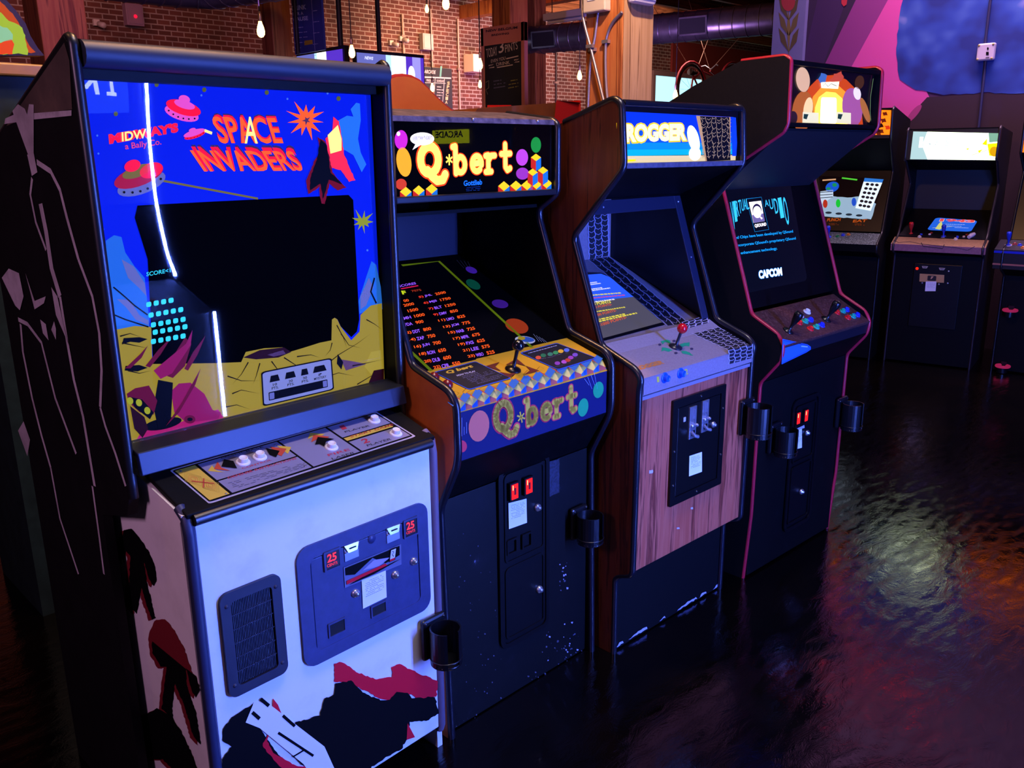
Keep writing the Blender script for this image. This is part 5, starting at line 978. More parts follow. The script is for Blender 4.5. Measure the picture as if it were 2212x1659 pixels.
m = MB(); m.box((.018, .71, .02), (W5 - .018, .735, 1.9)); m.plate([(.018, .03, 1.97), (.018, .735, 1.895), (.018, .735, 1.88), (.018, .03, 1.955)], (-1, 0, 0), W5 - .036); c.part('back_and_top_panel', m, BLACK)
# --- flyer game
c = Th('arcade_cabinet', 'black arcade cabinet with a glowing white and yellow marquee and a blue screen', 'arcade cabinet', (6.95, 2.72, 0), -80, 'arcade cabinets along the mural wall')
W6 = .64; P6 = [(.0, .0), (.0, .87), (-.095, .895), (-.1, .95), (.02, .995), (.06, 1.03), (.30, 1.40), (.05, 1.575), (.0, 1.58), (.0, 1.80), (.03, 1.815), (.72, 1.78), (.72, 0)]
GSIDE = noisy('dim_grey_side', [(.3, '#131015'), (.7, '#1d1820')], 20, .5)
for a0, a1 in ((0, .018), (W6, W6 - .018)): sidepanel(c, a0, a1, P6, GSIDE, front=P6[:11], tr=.009, trim=mat('#2a2226', .4))
slab(c, 'front_panel', .018, W6 - .018, (.003, .01), (.003, .87), BLACK); slab(c, 'under_panel', .018, W6 - .018, (.003, .872), (-.093, .897), BLACK)
T0, T1 = (-.098, .952), (.02, .997); TAN = noisy('tan_panel_print', [(.3, '#7a5a3a'), (.7, '#94704a')], 60, .6); PKT = noisy('dusty_pink_apron', [(.3, '#8a5660'), (.7, '#a06a70')], 80, .6)
slab(c, 'panel_apron', -.01, W6 + .01, (-.096, .898), (-.099, .951), PKT); slab(c, 'control_panel', -.01, W6 + .01, T0, T1, TAN)
A = Art(c, (0, -.100, 0), (0, -1, 0), .0008); DB = mat('#3a2428', .6); A.line([(1930, 519), (1942, 524), (1965, 522), (1990, 527), (2040, 532), (2070, 536), (2090, 541), (2106, 532)], .004, DB, 1); A.line([(1990, 524), (1994, 532), (2036, 537), (2040, 528)], .006, DB, 1); A.done('apron_print')
p0, pn = seg(T0, T1)
for x, y in ((1968, 505), (2038, 510)):
    m = MB(); m.lathe([(.030, .0005), (.030, .003), (.020, .003)], c.hit(x, y, p0, pn), pn, 24); c.part('joystick_ring', m, mat('#b8b0b0', .5))
joystick(c, c.hit(1968, 505, p0, pn), pn, None, mat('#c81c20', .3), .098, .018, bat=True); joystick(c, c.hit(2038, 511, p0, pn), pn, None, mat('#1c3cc0', .3), .098, .018, bat=True)
for x, y, h in ((1986, 512, '#c8c0a8'), (1990, 508, '#1c3cc0'), (2008, 508, '#d0c8c0'), (2012, 505, '#9a2a20'), (2064, 517, '#c8c0a8'), (2068, 513, '#1c3cc0'), (2082, 513, '#c8a890'), (2088, 509, '#9a2a20')): button(c, c.hit(x, y, p0, pn), pn, mat(h, .4), .015, .010)
m = MB(); p = c.hit(2098, 512, p0, pn); m.tube([p + pn * .012 + Vector((-.012, -.03, -.01)), p + pn * .014, p + pn * .012 + Vector((.014, .03, .01))], [.014, .018, .013], 10); c.part('start_button_block', m, mat('#d8ccd0', .5))
S0, S1 = (.03, 1.005), (.45, 1.19); slab(c, 'bezel_plate', .018, W6 - .018, S0, S1, mat('#0b0a0e', .35)); slab(c, 'well_back', .018, W6 - .018, S1, (.45, 1.50), mat('#0a080c', .5)); slab(c, 'marquee_soffit', .018, W6 - .018, (.45, 1.50), (.05, 1.577), BLACK)
p0, pn = seg(S0, S1); A = Art(c, p0, pn, .0012); A.poly(rrect(((2022, 470), (2112, 477), (2097, 501), (2002, 497)), .12), mat('#2060e0', .5, 0, .9, .5, '#2868e8', True), 1)
A.text('1943', (2029, 479), (2104, 482), (2032, 473), mat('#e8484c', .5, 0, 1.0), 3, .05, mat('#f0d8e0', .5, 0, 1.0), .02)
for k, (x0_, x1_) in enumerate(((2040, 2090), (2044, 2078), (2060, 2092))): A.dashes([(x0_, 484 + k * 3.6), (x1_, 485 + k * 3.6), (x1_, 487 + k * 3.6), (x0_, 486 + k * 3.6)], 1, mat('#dce4ff', .5, 0, 1.0), 3, .004, k, 1)
A.poly([(2028, 484), (2034, 478), (2036, 488), (2046, 492), (2034, 494), (2030, 497), (2020, 495)], mat('#d8d880', .5, 0, .9), 3); A.line([(2014, 493), (2056, 490)], .004, mat('#d8d880', .5, 0, .9), 3); A.done('screen_image')
m = MB(); m.box((.018, .012, 1.583), (W6 - .018, .03, 1.80)); c.part('marquee_panel', m, mat('#1a1810', .4)); A = Art(c, (0, .010, 0), (0, -1, 0), .001); q = ((1973, 284), (2162, 288), (2155, 346), (1966, 344))
A.poly(q, mat('#e8fff0', .5, 0, 4.4, .5, '#e4f4cc', True), 1); A.poly([bil(q, 0, 0), bil(q, .16, 0), bil(q, .12, .5), bil(q, .2, 1), bil(q, 0, 1)], mat('#b8dcd8', .5, 0, 1.0), 2); A.poly([bil(q, .86, 0), bil(q, 1, 0), bil(q, 1, .3), bil(q, .88, .35)], mat('#8ac0a0', .5, 0, .9), 2)
A.text('1943', bil(q, .08, .60), bil(q, .52, .60), bil(q, .08, .18), mat('#d8e4e4', .5, 0, 1.6), 3, .05, mat('#98b8c0', .5, 0, .9), .015)
YP1 = mat('#ffc400', .5, 0, 3.5, .5, None, True); A.poly([bil(q, *t) for t in ((.86, .40), (.98, .36), (1, .6), (.96, .86), (.90, .84), (.88, .62))], YP1, 3); A.poly([bil(q, *t) for t in ((.62, .60), (.66, .56), (.65, .64))], YP1, 3); A.poly([bil(q, *t) for t in ((.80, .42), (.85, .2), (.86, .46))], YP1, 3); A.poly([bil(q, *t) for t in ((.76, .66), (.82, .6), (.78, .74))], YP1, 3); A.line([bil(q, .70, .82), bil(q, .88, .62)], .004, mat('#c8a040', .5, 0, .8), 3); A.ell(*bil(q, .95, .68), 10, 11, mat('#e8a800', .5, 0, 1.0), 4)
A.done('marquee_artwork')
m = MB(); m.box((.018, .69, .02), (W6 - .018, .71, 1.78)); m.plate([(.018, .03, 1.81), (.018, .715, 1.775), (.018, .715, 1.76), (.018, .03, 1.80)], (-1, 0, 0), W6 - .036); c.part('back_and_top_panel', m, BLACK)
m = MB(); m.box((.16, -.012, .30), (.50, .003, .80)); fo = c.part('coin_door', m, STL, None, .004); DV = (0, -.013, 0); DN = (0, -1, 0)
p = c.hit(1981, 580, DV, DN); m = MB(); m.lathe([(.011, 0), (.009, .006), (0, .008)], p, DN, 14); c.part('reject_light', m, mat('#ff2010', .3, 0, 1.6, .5, None, True), fo)
for x, y in ((1998, 577), (2035, 581)):
    p = c.hit(x, y, DV, DN); m = MB(); m.plate([(p.x - .022, -.02, p.z + .008), (p.x + .022, -.02, p.z + .008), (p.x + .014, -.022, p.z - .008), (p.x - .014, -.022, p.z - .008)], (0, -1, 0), .008, CHROME); m.box((p.x - .012, -.0228, p.z - .001), (p.x + .012, -.0218, p.z + .003), INK); c.part('coin_slot', m, None, fo)
A = Art(c, (0, -.0135, 0), DN, .0008); A.poly([(1987, 591), (2040, 594), (2039, 611), (1986, 608)], mat('#c89a58', .6), 1); A.poly(rrect(((2004, 595), (2023, 596), (2022, 607), (2003, 606)), .15), mat('#1a0c08', .6), 2); A.poly([(2012, 597), (2017, 597), (2013, 602), (2010, 603)], mat('#e0a870', .6), 3); A.done('coin_door_badge', fo)
notice(c, (0, -.0145, 0), DN, ((2000, 608), (2023, 608), (2021, 629), (1998, 629)), fo, 4, 6)
for x, y in ((1992, 611), (2028, 614), (2047, 612), (2049, 586)): screw(c, c.hit(x, y, DV, DN), DN, CHROME, .007, fo)
# --- last cabinet, cut by the frame
c = Th('arcade_cabinet', 'black arcade cabinet with a blue joystick and two pink cup rims on its front', 'arcade cabinet', (7.16, 1.98, 0), -84, 'arcade cabinets along the mural wall')
W7 = .66; P7 = [(.0, .0), (.0, .74), (-.16, .80), (-.16, .94), (.03, 1.0), (.22, 1.50), (.0, 1.62), (.0, 1.86), (.70, 1.80), (.70, 0)]
for a0, a1 in ((0, .018), (W7, W7 - .018)): sidepanel(c, a0, a1, P7, SIDE, front=P7[:8], tr=.009)
A = Art(c, (-.001, 0, 0), (-1, 0, 0), .0006); random.seed(9)
for k in range(16):
    v, z = random.uniform(.25, .66), random.uniform(1.0, 1.7); A.uvpoly([(u, w_) for u, w_ in [(-(v + random.uniform(-.07, .07)), z + random.uniform(-.12, .12)) for _ in range(3)]], mat(random.choice(['#2a4a6a', '#6a3a2a', '#3a3a5a', '#5a5a4a', '#7a2a3a']), .7), 1 + k % 3)
A.done('side_artwork')
slab(c, 'front_panel', .018, W7 - .018, (.003, .01), (.003, .738), BLACK); slab(c, 'under_panel', .018, W7 - .018, (.003, .742), (-.158, .80), BLACK); slab(c, 'panel_apron', -.05, W7 + .05, (-.158, .80), (-.158, .938), mat('#0b0b14', .4))
for z, h, w_ in ((.925, '#1c2ec0', .008), (.835, '#a86a58', .006)):
    m = MB(); m.box((-.05, -.166, z - w_), (W7 + .05, -.158, z + w_)); c.part('apron_stripe', m, mat(h, .3))
T0, T1 = (-.16, .944), (.03, 1.0); slab(c, 'control_panel', -.05, W7 + .05, T0, T1, mat('#201c28', .5)); p0, pn = seg(T0, T1)
m = MB(); P = c.hit(2178, 530, p0, pn); m.lathe([(.024, .0005), (.024, .004), (0, .005)], P, pn, 20); c.part('joystick_ring', m, mat('#d8c8c8', .5)); joystick(c, P, pn, None, mat('#1c38c0', .3), .105, .018, bat=True)
for x, y, h in ((2192, 528, '#8a2020'), (2203, 530, '#1c38c0'), (2210, 536, '#c87a20')): button(c, c.hit(x, y, p0, pn), pn, mat(h, .4), .016)
slab(c, 'bezel_plate', .018, W7 - .018, (.03, 1.002), (.22, 1.5), mat('#08080c', .3)); slab(c, 'marquee_soffit', .018, W7 - .018, (.22, 1.502), (.004, 1.62), BLACK)
m = MB(); m.box((.018, .0, 1.63), (W7 - .018, .02, 1.85)); c.part('marquee_panel', m, mat('#ff8a20', .5, 0, 1.9, .5, '#ff6a10', True)); m = MB(); m.box((.018, .68, .02), (W7 - .018, .70, 1.80)); c.part('back_panel', m, BLACK)
PKR = mat('#e0326e', .4, 0, .35)
for x, y in ((2185, 668), (2169, 788)):
    p = c.hit(x, y, (0, -.002, 0), (0, -1, 0)); m = MB(); r = .043; ce = p + Vector((0, -.05, 0))
    m.tube([ce + Vector((r * cos(t), r * sin(t), 0)) for t in [2 * pi * k / 24 for k in range(24)]], .011, 8, PKR, closed=True); m.lathe([(r - .006, -.05), (r - .006, -.008)], ce, (0, 0, 1), 24, HOLD); m.box(ce + Vector((-.02, .03, -.03)), ce + Vector((.02, .05, .03)), HOLD); c.part('cup_holder', m)
# --- across the aisle: the machine whose lit edge shows in the bezel glass
c = Th('arcade_cabinet', 'black arcade cabinet across the aisle with white-blue light strips on its side edge', 'arcade cabinet', (2.2, -.545, 0), 180)
PO = [(.0, .0), (.0, .872), (.355, 1.02), (.43, 1.15), (.487, 1.40), (.482, 1.75), (.445, 2.06), (.95, 2.06), (.95, 0)]
for a0, a1 in ((0, .018), (.62, .602)): sidepanel(c, a0, a1, PO, VIN, front=PO[:7], tr=.009)
slab(c, 'front_panel', .018, .602, (.004, .01), (.004, .87), BLACK); slab(c, 'control_panel', .018, .602, (.0, .872), (.355, 1.02), mat('#14141e', .4)); slab(c, 'screen_bezel', .018, .602, (.36, 1.03), (.487, 1.40), mat('#08080c', .2)); slab(c, 'marquee_panel', .018, .602, (.487, 1.42), (.45, 2.05), mat('#10101a', .4))
m = MB(); m.box((.018, .93, .02), (.602, .95, 2.05)); m.box((.018, .45, 2.045), (.602, .95, 2.06)); c.part('back_and_top_panel', m, BLACK)
def mirror_pt(k, V, x, y, Yw):   # where a spot seen in a vertical glass at depth V really stands, on the plane Y = Yw
    d = k.R @ (CR * ((x - W / 2) / FPX) - CU * ((y - H / 2) / FPX) + CF); e = k.le.copy(); e.y = 2 * V - e.y; d = Vector((d.x, -d.y, d.z))
    e = k.T @ e; d = k.T.to_3x3() @ d; return e + d * ((Yw - e.y) / d.y)
A = Art(c, (0, .44, 0), (0, -1, 0), .002); ML = lambda x, y: (lambda p: (2.2 - p.x, p.z))(mirror_pt(c1, .18, x, y, -.985))
A.uvpoly([ML(160, 168), ML(276, 172), ML(280, 243), ML(165, 246)], mat('#8ab0e8', .5, 0, 3.2, .5, '#4a86ff', True), 1); WL = mat('#e8fbff', .5, 0, 16)
for q_, w_ in (([ML(184, 190), ML(200, 172)], .020), ([ML(205, 172), ML(211, 204)], .022), ([ML(240, 174), ML(244, 203)], .018), ([ML(231, 202), ML(252, 204)], .018)): A.line(q_, w_, WL, 2, True)
A.done('marquee_artwork')
LED = mat('#bcdcff', .4, 0, 3000, .5, '#5270ff', True)
for path in ([(.425, 2.04), (.466, 1.75), (.471, 1.42), (.414, 1.15), (.345, 1.034)], [(-.020, .872), (-.020, .30)]):
    m = MB(); m.tube([(.002, v, z) for v, z in smooth(path, .08)], .0075, 8, LED); c.part('light_strip', m)
for k, (a, h) in enumerate(((.15, '#c8d0e0'), (.24, '#b02020'), (.33, '#c8d0e0'))): button(c, (a, .16, .942), (0, -.385, .923), mat(h, .4), .016)
# ================================================================ behind the row
def bulb(px, py, d, note, glow=16, r=.030):
    q = WORLD.hit(px, py, EYE + _fw * d, -_fw); z = q.z
    t = Th('pendant_bulb', note, 'light bulb', (q.x, q.y, z), 0, 'bare filament bulbs hanging over the bar')
    m = MB(); m.tube([(0, 0, .11), (0, 0, 5.25 - z)], .005, 6); t.part('cord', m, mat('#120c0a', .7))
    m = MB(); m.lathe([(.0, .125), (.011, .12), (.014, .10), (.014, .055), (.012, .05)], (0, 0, 0), (0, 0, 1), 12); t.part('socket', m, mat('#b89a80', .35, .7))
    m = MB(); m.lathe([(.012, .055), (.014, .04), (r * .8, .012), (r, -.018), (r * .9, -.042), (r * .55, -.058), (0, -.064)], (0, 0, 0), (0, 0, 1), 14); t.part('bulb', m, mat('#ffd9a0', .3, 0, glow, .5, '#ffb45c', True))
for a in ((563, 62, 7, 'bare filament bulb over the tall brick wall, lowest and biggest above the bezel top'), (599, 115, 13, 'small filament bulb just above the edge of the blue-bezel cabinet, left of the blue banner'), (760, 110, 8.6, 'filament bulb hanging in the gap between the two televisions'), (963, 3, 7.5, 'filament bulb at the top of the picture above the schedule board'), (922, 18, 14, 'tiny far bulb close to the ceiling pipes above the grey wall panel'),
          (934, 188, 12.5, 'filament bulb in front of the black schedule board'), (1037, 137, 10, 'filament bulb beside the white wall speaker'), (1037, 181, 14, 'smaller filament bulb below the white wall speaker'), (1252, 162, 11.5, 'filament bulb against the pale bricks beside the timber column'), (1459, 204, 11, 'filament bulb in front of the bright window under the bicycle wheel')): bulb(*a)
# televisions
def tv(note, px, py, x1, x2, y1, axis, val, draw):
    a, b_ = wpt(x1, y1, axis, val), wpt(x2, y1, axis, val)
def screenbox(t, p, q, depth):   # p, q: opposite local corners on the plane y=0, box behind
    m = MB(); m.box((p[0] - .02, .004, p[1] - .02), (q[0] + .02, depth, q[1] + .02)); return t.part('casing', m, mat('#0b0a10', .3), None, .004)
O = wpt(770, 113, 'Y', 9.5); E2 = wpt(914, 121, 'Y', 9.5); w_ = E2.x - O.x; h_ = w_ * .60
t = Th('television', 'wall television showing the news beside a bright white panel and purple backdrop', 'television', (O.x, 9.5, O.z - h_), 0, 'televisions over the bar')
screenbox(t, (0, 0), (w_, h_ + .02), .07); A = Art(t, (0, 0, 0), (0, -1, 0), .002)
def R_(x0, y0, x1, y1, m_, L): A.uvpoly([(x0 * w_, y0 * h_), (x1 * w_, y0 * h_), (x1 * w_, y1 * h_), (x0 * w_, y1 * h_)], m_, L)
R_(0, 0, .42, 1, mat('#7c84dc', .3, 0, .75, .5, '#7a80e0', True), 1); R_(.42, 0, .50, 1, mat('#b8e4ff', .3, 0, 1.3), 1); R_(.50, 0, .82, 1, mat('#f4fbff', .3, 0, 2.2, .5, None, True), 1); R_(.72, 0, 1, 1, mat('#6a48e0', .3, 0, .9, .5, '#6038d8', True), 2); R_(.82, .0, .95, 1, mat('#a8a0f8', .3, 0, 1.0), 3)
A.uvpoly([(w_ * (.80 + .055 * cos(k * pi / 8)), h_ * (.66 + .17 * sin(k * pi / 8))) for k in range(16)], mat('#fff4f0', .3, 0, 1.5), 4); A.uvpoly([(w_ * x, h_ * y) for x, y in ((.70, .2), (.74, .46), (.80, .5), (.88, .44), (.94, .2))], mat('#3c4a80', .3, 0, .5), 5); A.uvpoly([(w_ * x, h_ * y) for x, y in ((.77, .2), (.78, .5), (.83, .5), (.83, .2))], mat('#fff4f8', .3, 0, 1.4), 6)
A.text('NEWS', (787, 128), (805, 130), (788, 121), mat('#d8dcff', .3, 0, 1.2), 3, .04); A.uvpoly([(w_ * (.28 + .08 * cos(k * pi / 8)), h_ * (.5 + .12 * sin(k * pi / 8))) for k in range(16)], mat('#dfe6ff', .3, 0, 1.3), 3); R_(.2, .62, .36, .68, mat('#c8ccff', .3, 0, 1), 3); A.done('screen')
m = MB(); m.tube([(w_ * .36, .04, h_), (w_ * .36, .04, 5.25 - t.e.location.z)], .03, 8); t.part('hanging_pole', m, mat('#161010', .6))
O = wpt(641, 122, 'X', 5.9); E2 = wpt(741, 108, 'X', 5.9); w_ = O.y - E2.y; h_ = w_ * .58
t = Th('television', 'television turned towards the aisle beside the blue banner, half hidden by the bezel top', 'television', (5.9, O.y, O.z - h_), -90, 'televisions over the bar')
screenbox(t, (0, 0), (w_, h_ + .02), .07); A = Art(t, (0, 0, 0), (0, -1, 0), .002)
R_(0, 0, .42, 1, mat('#7c84dc', .3, 0, .75, .5, '#7a80e0', True), 1); R_(.40, 0, .48, 1, mat('#b8e4ff', .3, 0, 1.3), 2); R_(.46, 0, .68, 1, mat('#f4fbff', .3, 0, 2.2, .5, None, True), 3); R_(.66, 0, 1, 1, mat('#6a48e0', .3, 0, .9, .5, '#6038d8', True), 4); A.uvpoly([(w_ * (.73 + .05 * cos(k * pi / 8)), h_ * (.62 + .17 * sin(k * pi / 8))) for k in range(16)], mat('#fff4f0', .3, 0, 1.5), 5); A.done('screen')
m = MB(); m.tube([(w_ * .9, .04, h_), (w_ * .9, .04, 5.25 - t.e.location.z)], .03, 8); t.part('hanging_pole', m, mat('#161010', .6))
# banner, schedule, chalkboard
a, b_ = wpt(637, 120, 'X', 5.6), wpt(700, 112, 'X', 5.6)
t = Th('hanging_banner', 'tall blue banner with white lettering hanging above the televisions', 'banner', (5.6, a.y, a.z), -90)
w_ = a.y - b_.y; m = MB(); m.box((0, .003, .01), (w_, .03, 1.15)); t.part('board', m, mat('#2a3a8c', .6)); A = Art(t, (0, .002, 0), (0, -1, 0), .001); WT = mat('#aab4e8', .6); A.uvpoly([(.01, .02), (w_ - .01, .02), (w_ - .01, 1.14), (.01, 1.14)], mat('#2a3a8c', .6), .5)
A.text('DRINK', (631, 23), (662, 20), (630, 13), WT, 2, .03); A.text('FOR A', (633, 34), (656, 32), (632, 27), WT, 2, .02); A.text('CAUSE', (634, 47), (666, 43.5), (633, 38), WT, 2, .03)
A.line([(673, 0), (681, 112)], .006, WT, 2); A.poly([(658, 88), (675, 86), (676, 95), (658, 98)], mat('#a8902c', .6), 2)
for k in range(5): A.dashes([(636, 58 + k * 11), (664, 55 + k * 11), (665, 60 + k * 11), (637, 63 + k * 11)], 1, WT, 2, .006, k, .8); A.dashes([(676, 22 + k * 24), (690, 20 + k * 24), (690, 24 + k * 24), (676, 26 + k * 24)], 1, WT, 2, .006, k, .8)
A.done('lettering'); m = MB(); m.tube([(w_ * .2, -.03, .0), (w_ * .2, -.03, 5.25 - a.z)], .022, 8); t.part('hanging_pole', m, mat('#141018', .6))
TLp, TRp = wpt(904, 143, 'Y', 15.85), wpt(976, 152, 'Y', 15.85); Zb = wpt(966, 250, 'Y', 15.85).z
t = Th('schedule_board', 'black schedule board with white grid lines and a list of specials on the brick wall', 'board', (TLp.x, 15.9, Zb), 0)
m = MB(); m.box((-.25, -.045, 0), (TRp.x - TLp.x, .09, TLp.z - Zb)); t.part('board', m, mat('#17151c', .7)); A = Art(t, (0, -.046, 0), (0, -1, 0), .002); WT = mat('#c8b4b0', .7)
A.text('+ ARCADE', (911, 158), (940, 160), (912, 150), WT, 2, .03); A.line([(902, 166), (974, 169)], .03, WT, 2); A.line([(953, 143), (951, 166)], .05, mat('#5a9a8a', .7), 2)
for x in (917, 940, 960): A.line([(x, 168), (x - 5, 235)], .015, WT, 2)
A.line([(902, 178), (962, 180)], .012, WT, 2); A.text('FRIDAY', (921, 176), (937, 177), (921, 171), WT, 2, .02); A.text('SUNDAY', (943, 177), (959, 178), (943, 172), WT, 2, .02)
for i, ch in enumerate('SPECIALS'): A.text(ch, (965.5 - i * .9, 183 + i * 8.2), (971 - i * .9, 183.5 + i * 8.2), (966 - i * .9, 176 + i * 8.2), mat('#c8a878', .7), 2, .03)
for k in range(6): A.dashes([(943, 186 + k * 6), (958, 187 + k * 6), (958, 190 + k * 6), (943, 189 + k * 6)], 1, WT, 2, .02, k, .8)
A.poly([(920, 214), (930, 195), (938, 198), (936, 225), (922, 228)], mat('#c87a4a', .7), 2); A.poly([(940, 222), (955, 226), (952, 240), (938, 240)], mat('#8a4a3a', .7), 2); A.done('lettering')
BX = 7.35; b0, b1 = wpt(1041, 232, 'X', BX), wpt(1133, 232, 'X', BX); zt = wpt(1041, 61, 'X', BX).z
t = Th('chalkboard_sign', 'tall chalkboard sign with a pink wooden frame and chalk writing on the timber column', 'chalkboard', (BX, b0.y, b0.z - .6), -90)
w_ = b0.y - b1.y; hh = zt - b0.z + .6; m = MB(); m.box((.04, .012, .04), (w_ - .04, .05, hh - .04)); t.part('board', m, mat('#16151e', .75)); PF = mat('#c8786a', .6)
for q0_, q1_ in (((0, 0), (.05, hh)), ((w_ - .05, 0), (w_, hh)), ((0, 0), (w_, .05)), ((.0, hh - .20), (w_, hh))):
    m = MB(); m.box((q0_[0], 0, q0_[1]), (q1_[0], .06, q1_[1])); t.part('frame', m, PF, None, .004)
A = Art(t, (0, -.001, 0), (0, -1, 0), .0015); DT = mat('#3a2038', .7); A.text('NEW BELGIUM', (1050, 70), (1118, 62), (1050, 64.5), DT, 2, .03); A.text('BREWING', (1062, 78.5), (1100, 74), (1062, 74), DT, 2, .03); A.done('painted_lettering')
A = Art(t, (0, .0105, 0), (0, -1, 0), .0015); CH = mat('#c8b8b4', .8); A.text('TODAY', (1052, 125), (1075, 119), (1050, 106), CH, 2, 0); A.text('3', (1078, 116), (1089, 112), (1077, 91), CH, 2, .01); A.text('PINTS', (1092, 114), (1119, 106), (1091, 97), CH, 2, 0); A.text('EVEN YOU', (1061, 136), (1092, 129), (1061, 129), CH, 2, 0); A.text('DRINK', (1073, 143), (1102, 138), (1072, 136), CH, 2, 0)
A.line([(1094, 127), (1120, 121)], .012, CH, 2); A.line([(1074, 146), (1108, 140)], .01, CH, 2)
for s_ in (0, 1): A.line([(1056 + s_ * 55, 142 - s_ * 12), (1066 + s_ * 55, 139 - s_ * 12), (1057 + s_ * 55, 147 - s_ * 12), (1068 + s_ * 54, 145 - s_ * 12)], .012, CH, 2)
A.dashes([(1066, 172), (1092, 168), (1092, 190), (1066, 194)], 3, mat('#5a5a7a', .8), 2, .012, 4); A.dashes([(1098, 172), (1120, 168), (1120, 190), (1098, 194)], 3, mat('#8a8a4a', .8), 2, .01, 5); A.line([(1050, 178), (1056, 174), (1056, 190), (1050, 194), (1054, 204)], .01, mat('#7a7468', .8), 2); A.done('chalk_writing')
# wall boxes
def wallbox(name, note, cat, x0, y0, x1, y1, m_, dep=.12, lamp=None):
    a_, b__ = wpt(x0, y0, 'Y', 15.88), wpt(x1, y1, 'Y', 15.88); t = Th(name, note, cat, (a_.x, 16, b__.z), 0); m = MB(); m.box((0, -dep, 0), (b__.x - a_.x, -.004, a_.z - b__.z)); t.part('housing', m, m_, None, .01)
    m = MB(); m.box((.03, -dep - .008, .03), (b__.x - a_.x - .03, -dep, a_.z - b__.z - .03)); t.part('cover', m, m_, None, .004); return t, b__.x - a_.x, a_.z - b__.z
wallbox('electrical_panel', 'grey metal electrical panel high on the brick wall', 'electrical panel', 912, 71, 936, 109, mat('#a89a94', .5, .2), .14)
t, ww, hh = wallbox('wall_speaker', 'white box speaker on the brick wall lit by the bulb in front of it', 'speaker', 1008, 118, 1036, 158, mat('#f0dcc0', .5), .35)
t, ww, hh = wallbox('control_box', 'pinkish grey control box with a red light high on the brick wall', 'control box', 268, 6, 311, 58, mat('#8a6a80', .6), .16); m = MB(); m.lathe([(.03, 0), (.02, .02), (0, .025)], (ww * .5, -.172, hh * .42), (0, -1, 0), 10); t.part('indicator_light', m, mat('#ff1030', .3, 0, 2))
for x, y, n_ in ((849, 92, 'small white camera on the brick wall above the televisions, with a black lens'), (871, 83, 'small white camera on the brick wall near the vertical pipe'), (211, 48, 'small white camera on the dark brick wall, first from the corner post')):
    p = wpt(x, y, 'Y', 15.9); t = Th('security_camera', n_, 'security camera', (p.x, 16, p.z), 0); m = MB(); m.box((-.05, -.06, -.05), (.05, -.003, .05)); t.part('mount', m, mat('#c8b8b0', .5)); m = MB(); m.lathe([(0, 0), (.045, 0), (.05, .12), (.03, .14), (0, .14)], (.03, -.06, -.02), (.4, -1, -.3), 12); t.part('lens_barrel', m, mat('#b8a8a4', .5))
for x, y0_, y1_, n_ in ((990, 40, 260, 'thin pale conduit running down the bricks beside the white speaker'), (931, 20, 240, 'thin conduit running down past the grey electrical panel'), (870, 30, 130, 'thin conduit running down behind the wide television'), (1203, 110, 250, 'dark cable on the pale bricks between the two timber columns')):
    a_, b__ = wpt(x, y0_, 'Y', 15.94), wpt(x, y1_, 'Y', 15.94); t = Th('wall_conduit', n_, 'conduit', (a_.x, 15.96, b__.z), 0, 'conduits on the brick wall'); m = MB(); m.tube([(0, 0, 0), (0, 0, a_.z - b__.z)], .022, 8); t.part('pipe', m, mat('#c09a88' if x != 1203 else '#2a1a1a', .5))
    m = MB(); m.box((-.05, -.03, (a_.z - b__.z) * .5), (.05, .03, (a_.z - b__.z) * .5 + .05)); t.part('clamp', m, mat('#8a7064', .5))
# ducts
GALV = noisy('galvanised_duct', [(.3, '#76727c'), (.7, '#96929c')], 6, .32, metal=.85)
def duct(note, pts, r, vents, group=None):
    P = [Vector(p) for p in pts]; o = P[0]; t = Th('air_duct', note, 'air duct', tuple(o), 0); m = MB(); m.tube([p - o for p in P], r, 24); b = t.part('duct', m, GALV)
    m = MB()
    for i in range(len(P) - 1):
        d = P[i + 1] - P[i]; k = int(d.length / .16)
        for j in range(k):
            cpt = P[i] + d * (j + .5) / k - o; ax = d.normalized(); e1 = ax.orthogonal().normalized(); e2 = ax.cross(e1)
            m.tube([cpt + (e1 * cos(2 * pi * q / 20) + e2 * sin(2 * pi * q / 20)) * r for q in range(20)], .008, 4, None, closed=True)
    t.part('spiral_seam', m, GALV, b); m = MB(); m.tube([(0, 0, r), (0, 0, 5.25 - o.z)], .006, 6); t.part('hanger', m, mat('#2a2020', .6)); return t, P, o
z_ = 3.22; t, P, o = duct('long spiral air duct with rectangular vents crossing above the third and fourth cabinets', [wpt(1120, 90, 'Z', z_), wpt(1720, 36, 'Z', z_)], .185, None)
d = (P[1] - P[0]).normalized(); side = Vector((d.y, -d.x, 0)); side = side if side.dot(EYE - P[0]) > 0 else -side
for px in (1186, 1506):
    for k in range(200):
        q = P[0] + (P[1] - P[0]) * k / 199
        v = q - EYE; xx = W / 2 + FPX * v.dot(CR) / v.dot(CF)
        if xx > px: break
    L = q - o; m = MB(); n_ = (side * .96 + Vector((0, 0, -.12))).normalized(); u_ = d; w__ = n_.cross(u_)
    for s0, s1, t0, t1, mm in ((-.19, .19, -.11, -.09, GALV), (-.19, .19, .09, .11, GALV), (-.19, -.17, -.11, .11, GALV), (.17, .19, -.11, .11, GALV), (-.17, .17, -.09, .09, mat('#141018', .7))):
        c0 = L + n_ * .192; m.plate([c0 + u_ * s0 + w__ * t0, c0 + u_ * s1 + w__ * t0, c0 + u_ * s1 + w__ * t1, c0 + u_ * s0 + w__ * t1], n_, .03, mm)
    t.part('vent_grille', m)
z_ = 3.29; duct('fat silver air duct elbow at the ceiling above the blue-bezel cabinet', [wpt(120, -70, 'Z', z_), wpt(395, -36, 'Z', z_), wpt(450, -33, 'Z', z_), wpt(600, -56, 'Z', z_)], .225, None)
